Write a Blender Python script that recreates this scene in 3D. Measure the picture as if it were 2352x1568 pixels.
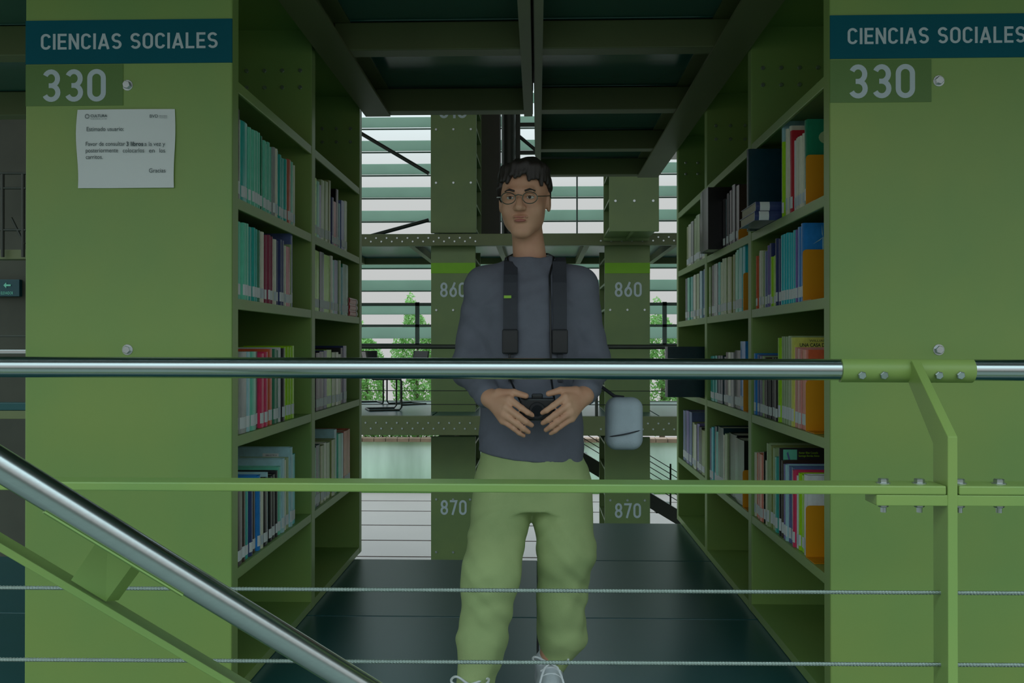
import bpy, bmesh, math, random
import numpy as np
from mathutils import Vector, Matrix, Euler
random.seed(7)
for o in list(bpy.data.objects): bpy.data.objects.remove(o)
S = bpy.context.scene
COL = S.collection
# ------------------------------------------------------------------ camera
F = 2000.0
CAMZ = 1.10
cam_d = bpy.data.cameras.new('camera'); cam = bpy.data.objects.new('camera', cam_d); COL.objects.link(cam)
cam_d.sensor_width = 36; cam_d.lens = F/2352*36; cam_d.clip_start = .05; cam_d.clip_end = 300
YAW, PITCH = math.atan(59/F), math.atan(8/F)
cam.location = (0, 0, CAMZ); cam.rotation_euler = Euler((math.pi/2+PITCH, 0, YAW), 'XYZ')
S.camera = cam
CR = cam.rotation_euler.to_matrix()
# ------------------------------------------------------------------ overcast sky
SKY = 1.0
W = bpy.data.worlds.new('World'); S.world = W; W.use_nodes = True
nt = W.node_tree; nt.nodes.clear()
tc = nt.nodes.new('ShaderNodeTexCoord'); sx = nt.nodes.new('ShaderNodeSeparateXYZ')
m1 = nt.nodes.new('ShaderNodeMath'); m1.operation = 'MAXIMUM'; m1.inputs[1].default_value = 0
m2 = nt.nodes.new('ShaderNodeValToRGB'); rp = m2.color_ramp      # overcast: neutral at the horizon, brighter and cooler overhead
rp.elements[0].position = 0; rp.elements[0].color = (.455, .46, .455, 1)
rp.elements[1].position = 1; rp.elements[1].color = (2.2, 3.05, 3.25, 1)
e_ = rp.elements.new(.17); e_.color = (.485, .505, .50, 1)
bg = nt.nodes.new('ShaderNodeBackground'); bg.inputs[1].default_value = SKY
wo = nt.nodes.new('ShaderNodeOutputWorld')
nt.links.new(tc.outputs['Generated'], sx.inputs[0]); nt.links.new(sx.outputs['Z'], m1.inputs[0])
nt.links.new(m1.outputs[0], m2.inputs[0]); nt.links.new(m2.outputs[0], bg.inputs[0]); nt.links.new(bg.outputs[0], wo.inputs[0])
S.view_settings.view_transform = 'Standard'; S.view_settings.look = 'None'
S.view_settings.gamma = 1; S.view_settings.use_curve_mapping = False
S.view_settings.exposure = 0.26

# ------------------------------------------------------------------ helpers
def at(px, py, Y):
    """point at world depth Y that lies on the sight line of a photo pixel"""
    d = CR @ Vector(((px-1176)/F, (784-py)/F, -1))
    return Vector((0, 0, CAMZ)) + d*(Y/d.y)
def lin(c):
    return tuple((v/255/12.92 if v/255 <= .04045 else ((v/255+.055)/1.055)**2.4) for v in c)
MATS = {}
def mat(name, rgb, rough=.5, metal=0, var=.12, scale=6, bump=0, bscale=60, spec=.5, trans=0, rgb2=None, stretch=None, coat=0):
    if name in MATS: return MATS[name]
    m = bpy.data.materials.new(name); m.use_nodes = True; n = m.node_tree; b = n.nodes['Principled BSDF']
    c = lin(rgb); c2 = lin(rgb2) if rgb2 else tuple(v*(1-var) for v in c)
    t = n.nodes.new('ShaderNodeTexCoord'); nz = n.nodes.new('ShaderNodeTexNoise'); nz.inputs['Scale'].default_value = scale; nz.inputs['Detail'].default_value = 4
    mp = n.nodes.new('ShaderNodeMapping')
    if stretch: mp.inputs['Scale'].default_value = stretch
    n.links.new(t.outputs['Object'], mp.inputs[0]); n.links.new(mp.outputs[0], nz.inputs[0])
    r = n.nodes.new('ShaderNodeValToRGB'); r.color_ramp.elements[0].position = .35; r.color_ramp.elements[1].position = .68
    r.color_ramp.elements[0].color = (*c, 1); r.color_ramp.elements[1].color = (*c2, 1)
    n.links.new(nz.outputs[0], r.inputs[0]); n.links.new(r.outputs[0], b.inputs['Base Color'])
    b.inputs['Roughness'].default_value = rough; b.inputs['Metallic'].default_value = metal
    b.inputs['Specular IOR Level'].default_value = spec
    if coat: b.inputs['Coat Weight'].default_value = coat; b.inputs['Coat Roughness'].default_value = .12
    if bump:
        nb = n.nodes.new('ShaderNodeTexNoise'); nb.inputs['Scale'].default_value = bscale; nb.inputs['Detail'].default_value = 3
        bp = n.nodes.new('ShaderNodeBump'); bp.inputs['Strength'].default_value = bump; bp.inputs['Distance'].default_value = .002
        n.links.new(mp.outputs[0], nb.inputs[0]); n.links.new(nb.outputs[0], bp.inputs['Height']); n.links.new(bp.outputs[0], b.inputs['Normal'])
    if trans:
        tr = n.nodes.new('ShaderNodeBsdfTranslucent'); mx = n.nodes.new('ShaderNodeMixShader'); mx.inputs[0].default_value = trans
        n.links.new(r.outputs[0], tr.inputs[0])
        out = n.nodes['Material Output']
        n.links.new(b.outputs[0], mx.inputs[1]); n.links.new(tr.outputs[0], mx.inputs[2]); n.links.new(mx.outputs[0], out.inputs[0])
    MATS[name] = m; return m
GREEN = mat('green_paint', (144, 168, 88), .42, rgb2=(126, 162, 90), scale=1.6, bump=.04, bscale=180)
GREEN_SHADED = mat('green_paint_shaded', (120, 140, 84), .42, rgb2=(110, 132, 82), scale=2.0, bump=.04, bscale=180)  # same green as the near cases, darkened for the shade on the far ones
STEEL = mat('brushed_steel', (190, 196, 196), .24, 1, var=.06, scale=3, stretch=(1, 60, 60))
ZINC = mat('zinc_bolt', (200, 205, 205), .3, .9, var=.1, scale=40)
NAVY = mat('blue_vinyl', (4, 92, 106), .6, var=.05, spec=.15)
PLATE_G = mat('green_vinyl', (92, 128, 60), .4, var=.05)
LETTER = mat('grey_vinyl_lettering', (196, 208, 214), .45, var=.04)
PAPER = mat('white_paper', (232, 236, 236), .7, var=.03, scale=3)
INK = mat('black_ink', (70, 80, 84), .7, var=.1)
FLOORM = mat('blue_black_floor_plate', (34, 84, 88), .3, rgb2=(30, 82, 82), scale=2.5, bump=.02, bscale=30)
CEILM = mat('dark_teal_glass_plate', (58, 104, 92), .12, var=.1, scale=1.5)
BEAMM = mat('olive_beam_paint', (110, 118, 76), .5, var=.1, scale=3)
DARKST = mat('dark_steel', (62, 66, 58), .45, .3, var=.15)
CONC = mat('grey_concrete', (78, 78, 66), .8, var=.3, scale=1.4, bump=.2, bscale=20)
PALE = mat('pale_concrete', (138, 122, 118), .55, var=.06, scale=.8)
GLASSL = mat('pale_green_louvre_glass', (202, 222, 212), .3, var=.08, scale=1.0, trans=.85)
FRAMEM = mat('grey_window_frame', (108, 126, 118), .5, var=.05)
BLACK = mat('black_plastic', (26, 27, 30), .4, var=.1)
LEAF = mat('leaf_green', (142, 186, 104), .6, rgb2=(108, 160, 78), scale=9, trans=.4)
BARK = mat('bark_brown', (90, 74, 58), .8, var=.3, scale=20)
GRASS = mat('grass_green', (100, 160, 60), .8, var=.4, scale=30)
ORANGE = mat('orange_bookend_plastic', (222, 148, 12), .45, var=.05)
PAGES = mat('book_pages', (214, 208, 184), .8, var=.15, scale=4, stretch=(60, 1, 1))
WALLW = mat('stained_white_wall', (236, 234, 236), .7, rgb2=(176, 178, 176), scale=.9, stretch=(1, 1, .25))

def link(o, parent=None):
    COL.objects.link(o)
    if parent is not None: o.parent = parent
    return o
def tag(o, label=None, cat=None, group=None, kind=None):
    if label: o['label'] = label
    if cat: o['category'] = cat
    if group: o['group'] = group
    if kind: o['kind'] = kind
    return o
def empty(name, loc=(0, 0, 0), label=None, cat=None, group=None, kind=None):
    o = bpy.data.objects.new(name, None); o.location = loc; o.empty_display_size = .05
    link(o); tag(o, label, cat, group, kind); return o
def obj(name, verts, faces, m, parent=None, smooth=False, rel=True):
    """mesh object from world-space vertices; parented parts keep their world place"""
    me = bpy.data.meshes.new(name)
    off = Vector(parent_loc(parent)) if (parent is not None and rel) else Vector((0, 0, 0))
    me.from_pydata([tuple(Vector(v)-off) for v in verts], [], faces)
    if m: me.materials.append(m)
    if smooth: me.polygons.foreach_set('use_smooth', [True]*len(me.polygons))
    me.update()
    return link(bpy.data.objects.new(name, me), parent)
def parent_loc(p):
    v = Vector((0, 0, 0))
    while p is not None: v += p.location; p = p.parent
    return v
def fixn(o):
    bm = bmesh.new(); bm.from_mesh(o.data); bmesh.ops.recalc_face_normals(bm, faces=bm.faces); bm.to_mesh(o.data); bm.free(); return o
BF = [(0, 3, 2, 1), (4, 5, 6, 7), (0, 1, 5, 4), (1, 2, 6, 5), (2, 3, 7, 6), (3, 0, 4, 7)]
def bverts(x0, x1, y0, y1, z0, z1):
    return [(x0, y0, z0), (x1, y0, z0), (x1, y1, z0), (x0, y1, z0), (x0, y0, z1), (x1, y0, z1), (x1, y1, z1), (x0, y1, z1)]
def box(name, x0, x1, y0, y1, z0, z1, m, parent=None, bev=0):
    o = obj(name, bverts(x0, x1, y0, y1, z0, z1), BF, m, parent)
    if bev:
        bm = bmesh.new(); bm.from_mesh(o.data)
        bmesh.ops.bevel(bm, geom=bm.edges[:], offset=bev, segments=2, affect='EDGES', profile=.5)
        bm.to_mesh(o.data); bm.free()
    return o
def prism(name, poly, axis, a0, a1, m, parent=None, bev=0):
    """poly of 2-D points extruded along axis 0/1/2"""
    def mk(p, a):
        q = list(p); q.insert(axis, a); return tuple(q)
    n = len(poly); v = [mk(p, a0) for p in poly]+[mk(p, a1) for p in poly]
    f = [tuple(range(n))[::-1], tuple(range(n, 2*n))]+[(i, (i+1) % n, n+(i+1) % n, n+i) for i in range(n)]
    o = fixn(obj(name, v, f, m, parent))
    if bev:
        bm = bmesh.new(); bm.from_mesh(o.data)
        bmesh.ops.bevel(bm, geom=bm.edges[:], offset=bev, segments=2, affect='EDGES', profile=.5)
        bm.to_mesh(o.data); bm.free()
    return o
def tubeg(pts, r, n=16, cap=True):
    pts = [Vector(p) for p in pts]; V = []; Fc = []
    rr = r if isinstance(r, (list, tuple)) else [r]*len(pts)
    up = None
    for i, p in enumerate(pts):
        d = (pts[min(i+1, len(pts)-1)]-pts[max(i-1, 0)]).normalized()
        if up is None:
            up = Vector((0, 0, 1)) if abs(d.z) < .9 else Vector((1, 0, 0))
        a = d.cross(up).normalized(); up2 = a.cross(d).normalized(); up = up2
        for k in range(n):
            t = 2*math.pi*k/n; V.append(p+(a*math.cos(t)+up2*math.sin(t))*rr[i])
    for i in range(len(pts)-1):
        for k in range(n):
            Fc.append((i*n+k, i*n+(k+1) % n, (i+1)*n+(k+1) % n, (i+1)*n+k))
    if cap: Fc += [tuple(range(n))[::-1], tuple(range((len(pts)-1)*n, len(pts)*n))]
    return V, Fc
def tube(name, pts, r, m, parent=None, n=16, smooth=True):
    v, f = tubeg(pts, r, n); o = fixn(obj(name, v, f, m, parent, smooth)); 
    if smooth: o.data.set_sharp_from_angle(angle=math.radians(50))
    return o
def join(parts):
    V = []; Fc = []
    for v, f in parts:
        b = len(V); V += [tuple(q) for q in v]; Fc += [tuple(i+b for i in q) for q in f]
    return V, Fc
def bolt(parent, c, axis, r=.012, h=.008, washer=True, name='bolt'):
    """hex-headed bolt standing proud of a surface along axis"""
    c = Vector(c); a = Vector(axis).normalized()
    t = a.orthogonal().normalized(); b = a.cross(t)
    def ring(rad, z, n): return [c+a*z+(t*math.cos(2*math.pi*k/n)+b*math.sin(2*math.pi*k/n))*rad for k in range(n)]
    parts = []
    def cyl(rad, z0, z1, n, ch=.0):
        v = ring(rad, z0, n)+ring(rad, z1-ch, n)+ring(rad-ch, z1, n)
        f = [(k, (k+1) % n, n+(k+1) % n, n+k) for k in range(n)]+[(n+k, n+(k+1) % n, 2*n+(k+1) % n, 2*n+k) for k in range(n)]+[tuple(range(2*n, 3*n)), tuple(range(n))[::-1]]
        parts.append((v, f))
    if washer: cyl(r*1.35, -.0005, .0018, 14, .0004)
    cyl(r, 0, h, 6, .0015)
    v, f = join(parts); return fixn(obj(name, v, f, ZINC, parent))

# ------------------------------------------------------------------ stroke lettering (condensed road-sign style)
def arc(cx, cy, rx, ry, a0, a1, n=14):
    return [(cx+rx*math.cos(math.radians(a0+(a1-a0)*i/n)), cy+ry*math.sin(math.radians(a0+(a1-a0)*i/n))) for i in range(n+1)]
SW = .145
def glyph(ch):
    s = SW/2; T = 1-s
    w = {'I': SW, 'C': .56, 'E': .5, 'N': .58, 'A': .64, 'S': .56, 'O': .58, 'L': .48, ' ': .26, '1': .3}.get(ch, .54)
    R = (w-SW)/2; cx = w/2; ry = min(R*1.05, .3); q = (1-SW)/4
    st = lambda r, b=s, t=T: arc(cx, t-r, R, r, 0, 180)+arc(cx, b+r, R, r, 180, 360)+[(w-s, t-r)]
    g = {
        'C': [arc(cx, T-ry, R, ry, 12, 180)+arc(cx, s+ry, R, ry, 180, 348)],
        'O': [st(ry)], '0': [st(ry)], 'I': [[(s, 0), (s, 1)]],
        'E': [[(w, s), (s, s), (s, T), (w, T)], [(s, .5), (w*.9, .5)]],
        'N': [[(s, 0), (s, 1)], [(s, .98), (w-s, .02)], [(w-s, 0), (w-s, 1)]],
        'A': [[(s*.9, 0), (cx, 1-s*.3)], [(w-s*.9, 0), (cx, 1-s*.3)], [(w*.2, .26), (w*.8, .26)]],
        'L': [[(s, 1), (s, s), (w, s)]],
        'S': [arc(cx, T-q, R, q, 25, 270)+arc(cx, s+q, R, q, 90, -155)],
        '3': [arc(cx, T-q, R*.94, q, 155, -80), [(cx-R*.35, .5), (cx, .5)]+arc(cx, s+q, R, q, 89, -155)],
        '8': [arc(cx, T-q, R*.9, q, 0, 360, 24), arc(cx, s+q, R, q, 0, 360, 24)],
        '6': [arc(cx, s+.27, R, .27, 0, 360, 24), [(w*.72, 1), (w*.42, .62), (s+.005, s+.3)]],
        '7': [[(0, T), (w-s, T), (w*.35, 0)]],
        '1': [[(w-s, 0), (w-s, 1)], [(w-s, 1-s*.6), (0, .74)]],
        ' ': []}[ch]
    return w, g
def ribbon(pl, s):
    P = [Vector(p) for p in pl]; L = []; R = []
    closed = (P[0]-P[-1]).length < 1e-4
    for i, p in enumerate(P):
        if closed:
            a = P[i]-P[i-1] if i > 0 else P[0]-P[-2]; b = P[i+1]-P[i] if i < len(P)-1 else P[1]-P[0]
        else:
            a = P[i]-P[max(i-1, 0)]; b = P[min(i+1, len(P)-1)]-P[i]
        if a.length < 1e-6: a = b
        if b.length < 1e-6: b = a
        a = a.normalized(); b = b.normalized(); na = Vector((-a.y, a.x)); nb = Vector((-b.y, b.x))
        n = (na+nb)
        n = n.normalized() if n.length > 1e-3 else na
        k = s/max(.5, n.dot(na)); L.append(p+n*k); R.append(p-n*k)
    return L, R
def lettering(name, text, x0, z0, h, width, y, parent, m=LETTER, thick=.0008, gap=.12):
    """raised flat letters on a plane facing -y; x0,z0 = lower left corner"""
    tot = 0; gl = []
    for ch in text:
        w, g = glyph(ch); gl.append((tot, g)); tot += w+gap
    tot -= gap; sx_ = width/tot
    for off, g in gl:
        V = []; Fc = []
        for ip, pl in enumerate(g):
            L, R = ribbon(pl, SW/2)
            b = len(V); n = len(L)
            for q in L+R: V.append((x0+(off+q.x)*sx_, y-thick*(1+.12*ip), z0+q.y*h))
            for q in L+R: V.append((x0+(off+q.x)*sx_, y+.0002, z0+q.y*h))
            for i in range(n-1):
                Fc.append((b+i, b+i+1, b+n+i+1, b+n+i))
                Fc.append((b+i, b+2*n+i, b+2*n+i+1, b+i+1)); Fc.append((b+n+i, b+n+i+1, b+3*n+i+1, b+3*n+i))
            Fc.append((b, b+n, b+3*n, b+2*n)); Fc.append((b+n-1, b+3*n-1, b+4*n-1, b+2*n-1))
        if V: obj(name, V, Fc, m, parent)
def print_text(name, text, mw, parent, m, size=1.0, bold=0.0, align='LEFT', width=None, name_m=None):
    """small flat print from the built-in font, mapped by matrix mw (local x right, y up)"""
    c = bpy.data.curves.new(name, 'FONT'); c.body = text; c.size = size; c.align_x = align; c.offset = bold; c.resolution_u = 3
    t = bpy.data.objects.new(name, c); COL.objects.link(t)
    dg = bpy.context.evaluated_depsgraph_get()
    me = bpy.data.meshes.new_from_object(t.evaluated_get(dg)); COL.objects.unlink(t); bpy.data.objects.remove(t); bpy.data.curves.remove(c)
    off = parent_loc(parent)
    if width and len(me.vertices):
        xs = [v.co.x for v in me.vertices]; k = width/max(1e-6, max(xs)-min(xs)); x_ = min(xs)
        for v in me.vertices: v.co.x = (v.co.x-x_)*k
    for v in me.vertices: v.co = (mw @ v.co)-off
    me.materials.clear(); me.materials.append(m)
    o = bpy.data.objects.new(name, me); return link(o, parent)
def face_cam(x, y, z):   # matrix: text plane facing -y at point
    return Matrix(((1, 0, 0, x), (0, 0, -1, y), (0, 1, 0, z), (0, 0, 0, 1)))

# ================================================================== SETTING
# ground far below and outside
ground = box('floor', -30, 30, -30, 13.2, -2.60, -2.50, mat('hall_floor', (104, 112, 104), .5, var=.2, scale=.7), None); tag(ground, kind='structure')
ground['label'] = 'dark floor of the hall one storey below'
terr = empty('floor', (0, 13.2, -2.5), kind='structure')
ys = [13.2]
while ys[-1] < 22: ys.append(ys[-1]*1.0+.55+.12*((len(ys)*7) % 3))
for i in range(len(ys)-1):
    box('paving_slab', -9, 9, ys[i]+.015, ys[i+1]-.015, -2.62, -2.47-.008*(i % 2), PALE, terr)
box('paving_bed', -9, 9, 13.2, ys[-1], -2.70, -2.63, CONC, terr)
# unseen hall shell added to keep sky light out: roof, back and side walls
ENV = mat('hall_concrete', (112, 110, 100), .8, var=.25, scale=.6)
tag(box('ceiling', -9.3, 9.3, 1.80, 15.3, 6.6, 6.9, ENV), kind='structure')
tag(box('wall_right', 9.0, 9.3, 1.8, 15.3, -2.6, 6.6, ENV), kind='structure')
tag(box('wall_back', -30, 30, -9.3, -9.0, -2.6, .2, ENV), kind='structure')
shade = empty('ceiling', (0, 1.0, 2.52), kind='structure')      # unseen slab added overhead, as a landing above, to cut sky light
box('shade_slab', -6, 6, .55, 1.74, 2.52, 2.64, ENV, shade)
# our storey: floor plates
XL, XR = -.936, .877            # aisle faces of the bookcases
YF, YP = 2.64, 2.70             # front and rear of the end panels
flo = empty('floor', (0, 2.7, 0), kind='structure')
def plates(xs, yb, z0, z1, m, parent, name, g=.003):
    for a, b in xs:
        for c, d in zip(yb[:-1], yb[1:]):
            box(name, a+g, b-g, c+g, d-g, z0, z1, m, parent, .004)
plates([(-3.6, -1.56), (-1.56, .0)], [1.78, 2.62, 3.52, 4.46], -.03, 0, FLOORM, flo, 'floor_plate')
plates([(.0, 1.52), (1.52, 3.4)], [1.78, 2.62, 3.52, 4.46, 5.40], -.03, 0, FLOORM, flo, 'floor_plate')
for y in (1.82, 2.62, 3.52, 4.40): box('floor_beam', -3.6, 3.4, y-.03, y+.03, -.17, -.04, BEAMM, flo)
box('sub_floor', -3.6, 3.4, 1.8, 4.45, -.06, -.032, DARKST, flo); box('sub_floor', 0, 3.4, 4.45, 5.39, -.06, -.032, DARKST, flo)
box('floor_beam', 0, 3.4, 5.32, 5.38, -.17, -.04, BEAMM, flo)
# ceiling: beams and glossy plates of the storey above
ZB, ZC = 2.324, 2.455
cei = empty('ceiling', (0, 2.7, ZC), kind='structure')
plates([(-3.6, -1.56), (-1.56, -.02)], [1.78, 2.70, 3.615, 4.655], ZC, ZC+.03, CEILM, cei, 'ceiling_plate')
plates([(-.02, 1.52), (1.52, 3.4)], [1.78, 2.70, 3.615, 4.56, 5.48, 6.40], ZC, ZC+.03, CEILM, cei, 'ceiling_plate')
box('blocking_deck', -3.6, 3.4, 1.80, 4.62, ZC+.035, ZC+.07, BEAMM, cei); box('blocking_deck', -.02, 3.4, 4.62, 6.40, ZC+.035, ZC+.07, BEAMM, cei)  # unseen layer added to block sky showing through the plate gaps
for y in (1.83, 2.70, 3.615, 4.558):
    box('cross_beam', -3.6, -1.60, y-.0, y+.09, ZB, ZC-.004, BEAMM, cei, .004)
    box('cross_beam', -.850, -.036, y-.0, y+.09, ZB+.007, ZC-.007, BEAMM, cei, .004)
for y in (1.83, 2.70, 3.615, 4.558, 5.476, 6.30):
    box('cross_beam', -.003, .793, y-.0, y+.09, ZB+.007, ZC-.007, BEAMM, cei, .004)
def channel(name, x0, x1, y0, y1, lip, parent, webx):
    # steel channel: bottom flange + web + top flange
    t = .012
    parts = [(bverts(x0, x1, y0, y1, ZB-.006, ZB+.006), BF), (bverts(webx-t/2, webx+t/2, y0, y1, ZB+.006, ZC-.006), BF), (bverts(x0, x1, y0, y1, ZC-.006, ZC-.001), BF)]
    v, f = join(parts); return obj(name, v, f, BEAMM, parent)
channel('girder', -.917, -.785, 1.80, 4.62, 0, cei, -.86)
channel('girder', .725, .874, 1.80, 6.36, 0, cei, .80)
channel('girder', -.072, -.027, 1.80, 4.64, 0, cei, -.031)
channel('girder', -.012, .021, 1.80, 6.40, 0, cei, -.009)

# ================================================================== BOOKCASES
SH = [1.925, 1.560, 1.245, .815, .400, .035]   # shelf tops
def bookcase(face, s, yup, label):
    """face: x of the aisle side, s: direction inwards; yup: list of upright y spans"""
    yend = yup[-1][1]
    root = empty('bookcase', (face+s*.3225, YF, 0), label, 'bookcase')
    x0, x1 = sorted((face, face+s*.645)); xm = face+s*.3225
    ep = box('end_panel', x0, x1, YF, YP, -.16, 2.62, GREEN, root, .005)
    for (a, b) in yup:
        u = box('upright', x0+.002, x1-.002, a, b, .0, ZB+.10, GREEN, root, .004)
        for q in range(4):
            for zz in (2.17, 2.24):
                bolt(u, (face+s*(.05+.075*q), a, zz), (0, -1, 0), .009, .007, False)
    box('back_panel', xm-.006, xm+.006, YP, yend, .0, ZB+.08, GREEN, root)
    box('top_panel', x0+.004, x1-.004, YP, yend, ZB+.085, ZB+.10, GREEN, root)
    ya = YP
    for (a, b) in yup:
        for z in SH:
            lo, hi = sorted((face+s*.003, xm-s*.006))
            # folded sheet shelf: plate with a turned-down front lip
            fx = face+s*.003; ix = xm-s*.006
            poly = [(fx, z), (ix, z), (ix, z-.008), (fx+s*.012, z-.008), (fx+s*.012, z-.034), (fx, z-.034)]
            prism('shelf', [(p[0], p[1]) for p in poly], 1, ya+.001, a-.001, GREEN, root, .0015) if False else \
                fixn(shelf_mesh(poly, ya+.001, a-.001, root))
        ya = b
    return root, ep
def shelf_mesh(poly, y0, y1, root):
    n = len(poly); v = [(p[0], y0, p[1]) for p in poly]+[(p[0], y1, p[1]) for p in poly]
    f = [tuple(range(n)), tuple(range(n, 2*n))[::-1]]+[(i, (i+1) % n, n+(i+1) % n, n+i) for i in range(n)]
    o = obj('shelf', v, f, GREEN, root)
    bm = bmesh.new(); bm.from_mesh(o.data); bmesh.ops.bevel(bm, geom=[e for e in bm.edges if e.calc_length() > .2], offset=.003, segments=2, affect='EDGES', profile=.5)
    bm.to_mesh(o.data); bm.free(); return o
ULf = [(3.588, 3.648), (4.560, 4.620)]
URt = [(3.612, 3.668), (4.556, 4.614), (5.478, 5.536)]
bcL, epL = bookcase(XL, -1, ULf, 'green steel bookcase with a white paper notice on its end panel')
bcR, epR = bookcase(XR, 1, URt, 'green steel bookcase at right with orange bookends on its shelves')
PW = YF/F
def pX(px): return at(px, 784, YF).x
def pZ(py, px=1235): return at(px, py, YF).z
def signage(root, xa, xb, band, num, tx, nx, plate_x):
    z1, z0 = band
    b = box('header_band', xa, xb, YF-.003, YF+.001, z0, z1, NAVY, root); tag(b, 'dark blue header band')
    lettering('letter', 'CIENCIAS SOCIALES', tx[0], tx[1], tx[2], tx[3], YF-.003, b)
    n = box('number_plate', xa, plate_x, YF-.002, YF+.001, num[1], num[0], PLATE_G, root); tag(n, 'darker green number plate')
    lettering('letter', '330', nx[0], nx[1], nx[2], nx[3], YF-.002, n)
signage(bcL, pX(57)+.002, pX(533), (pZ(46, 300), pZ(146, 300)), (pZ(149, 170), pZ(243, 170)), (pX(94), pZ(113, 300), .0485, pX(500)-pX(94)), (pX(96), pZ(234, 170), .1, pX(243)-pX(96)), pX(282))
signage(bcR, pX(1907), pX(2378), (pZ(34, 2100), pZ(134, 2100)), (pZ(137, 2030), pZ(235, 2030)), (pX(1947), pZ(101, 2100), .0485, pX(2356)-pX(1947)), (pX(1949), pZ(226, 2030), .102, pX(2102)-pX(1949)), pX(2140))
for bc, px in ((bcL, 293), (bcR, 2156)):
    for py in (196 if px < 1000 else 186, 803):
        p = at(px, py, YF); bolt(bc, (p.x, YF, p.z), (0, -1, 0), .0125, .011)
# notice sheet, slightly rippled
def notice():
    a = at(178, 252, YF-.004); b = at(401, 431, YF-.004)
    V = []; Fc = []; nx, nz = 14, 10
    for k in range(2):
        for j in range(nz+1):
            for i in range(nx+1):
                u, v = i/nx, j/nz
                bow = .004*math.sin(v*5.5)*(1 if u < .5 else -.6)*abs(u-.5)*2
                y = YF-.0035-.0025*abs(math.sin(u*3.1+v*2.2))-.004*(v*(1-v))*(1-u)
                V.append((a.x+(b.x-a.x)*u-(bow if i in (0, nx) else 0), y+k*.0004, a.z+(b.z-a.z)*v))
    N = (nx+1)*(nz+1)
    for j in range(nz):
        for i in range(nx):
            q = (j*(nx+1)+i, j*(nx+1)+i+1, (j+1)*(nx+1)+i+1, (j+1)*(nx+1)+i)
            Fc.append(q); Fc.append(tuple(N+t for t in q[::-1]))
    o = obj('paper_notice', V, Fc, PAPER, None, True)
    tag(o, 'white printed paper notice stuck on the green end panel below number 330', 'notice')
    yy = YF-.0095
    def line(t, px0, px1, py, sz, bold=0):
        p = at(px0, py, yy); w = at(px1, py, yy).x-p.x
        print_text('lettering', t, face_cam(p.x, yy, p.z), o, INK, sz, bold, width=w)
    line('CULTURA', 208, 246, 269, .0115, .0002)
    line('SECRETARIA DE CULTURA', 208, 246, 274, .004)
    line('BVD', 344, 363, 270, .0135, 0); line('BIBLIOTECA', 366, 384, 267, .0045); line('VASCONCELOS', 366, 384, 271, .0045)
    line('Estimado usuario:', 199, 284, 301, .0185)
    line('Favor de consultar', 197, 287, 335, .0185); line('3 libros', 290, 329, 335, .0185, .0004); line('a la vez y', 332, 379, 335, .0185)
    line('posteriormente', 197, 271, 350, .0185); line('colocarlos', 282, 331, 350, .0185); line('en', 342, 355, 350, .0185); line('los', 366, 379, 350, .0185)
    line('carritos.', 197, 236, 365, .0185); line('Gracias', 342, 380, 396, .0185)
    # seal
    p = at(200, 267, yy); t = []
    n = 16
    V = [(p.x+.007*math.cos(k*2*math.pi/n), yy, p.z+.007*math.sin(k*2*math.pi/n)) for k in range(n)]+[(p.x+.0052*math.cos(k*2*math.pi/n), yy, p.z+.0052*math.sin(k*2*math.pi/n)) for k in range(n)]
    obj('seal', V, [(k, (k+1) % n, n+(k+1) % n, n+k) for k in range(n)], INK, o)
notice()

# ================================================================== BOOKS
BCOL = {'teal': (40, 150, 140), 'sea green': (96, 176, 150), 'deep green': (24, 108, 78), 'sage green': (140, 158, 116), 'lime green': (142, 196, 30), 'olive': (120, 130, 74),
        'cream': (214, 208, 170), 'maroon': (128, 56, 74), 'dark red': (160, 34, 44), 'crimson': (206, 48, 84), 'orange red': (206, 84, 52), 'salmon pink': (226, 128, 120),
        'navy': (44, 54, 96), 'slate blue': (84, 98, 140), 'bright blue': (36, 112, 178), 'pale blue': (146, 182, 206), 'black': (22, 22, 26), 'charcoal': (58, 54, 58),
        'dark brown': (70, 52, 46), 'grey': (134, 136, 134), 'white': (222, 226, 228), 'violet': (104, 92, 150), 'aqua': (34, 164, 176), 'dark teal': (16, 62, 74), 'yellow': (214, 206, 90), 'brick': (170, 84, 66)}
def bright(c): return tuple(min(236, v*1.22+6) for v in c) if max(c) > 80 else c
def bmat(c): return mat('cover_'+c.replace(' ', '_'), bright(BCOL[c]), .27, var=.14, scale=9, spec=.6)
# unit book: spine in the plane x=0 facing -x, boards on y=0 and y=1, depth 1, height 1
def unit_cover():
    parts = [(bverts(0, 1, 0, .07, 0, 1), BF), (bverts(0, 1, .93, 1, 0, 1), BF), (bverts(0, .018, .07, .93, 0, 1), BF)]
    # slightly rounded spine
    n = 5; V = []
    for k in range(n+1):
        t = k/n; V.append((-.022*math.sin(math.pi*t), t, 0)); V.append((-.022*math.sin(math.pi*t), t, 1))
    Fc = [(2*k, 2*k+1, 2*k+3, 2*k+2) for k in range(n)]
    Fc += [tuple(2*k for k in range(n+1)), tuple(2*k+1 for k in range(n+1))[::-1]]
    parts.append((V, Fc)); return join(parts)
def umesh(name, v, f):
    me = bpy.data.meshes.new(name); me.from_pydata(v, [], f); me.materials.append(None); me.update()
    bm = bmesh.new(); bm.from_mesh(me); bmesh.ops.recalc_face_normals(bm, faces=bm.faces); bm.to_mesh(me); bm.free(); return me
M_COVER = umesh('cover', *unit_cover())
M_PAGES = umesh('pages', bverts(.02, .97, .072, .928, .012, .985), BF)
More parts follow.
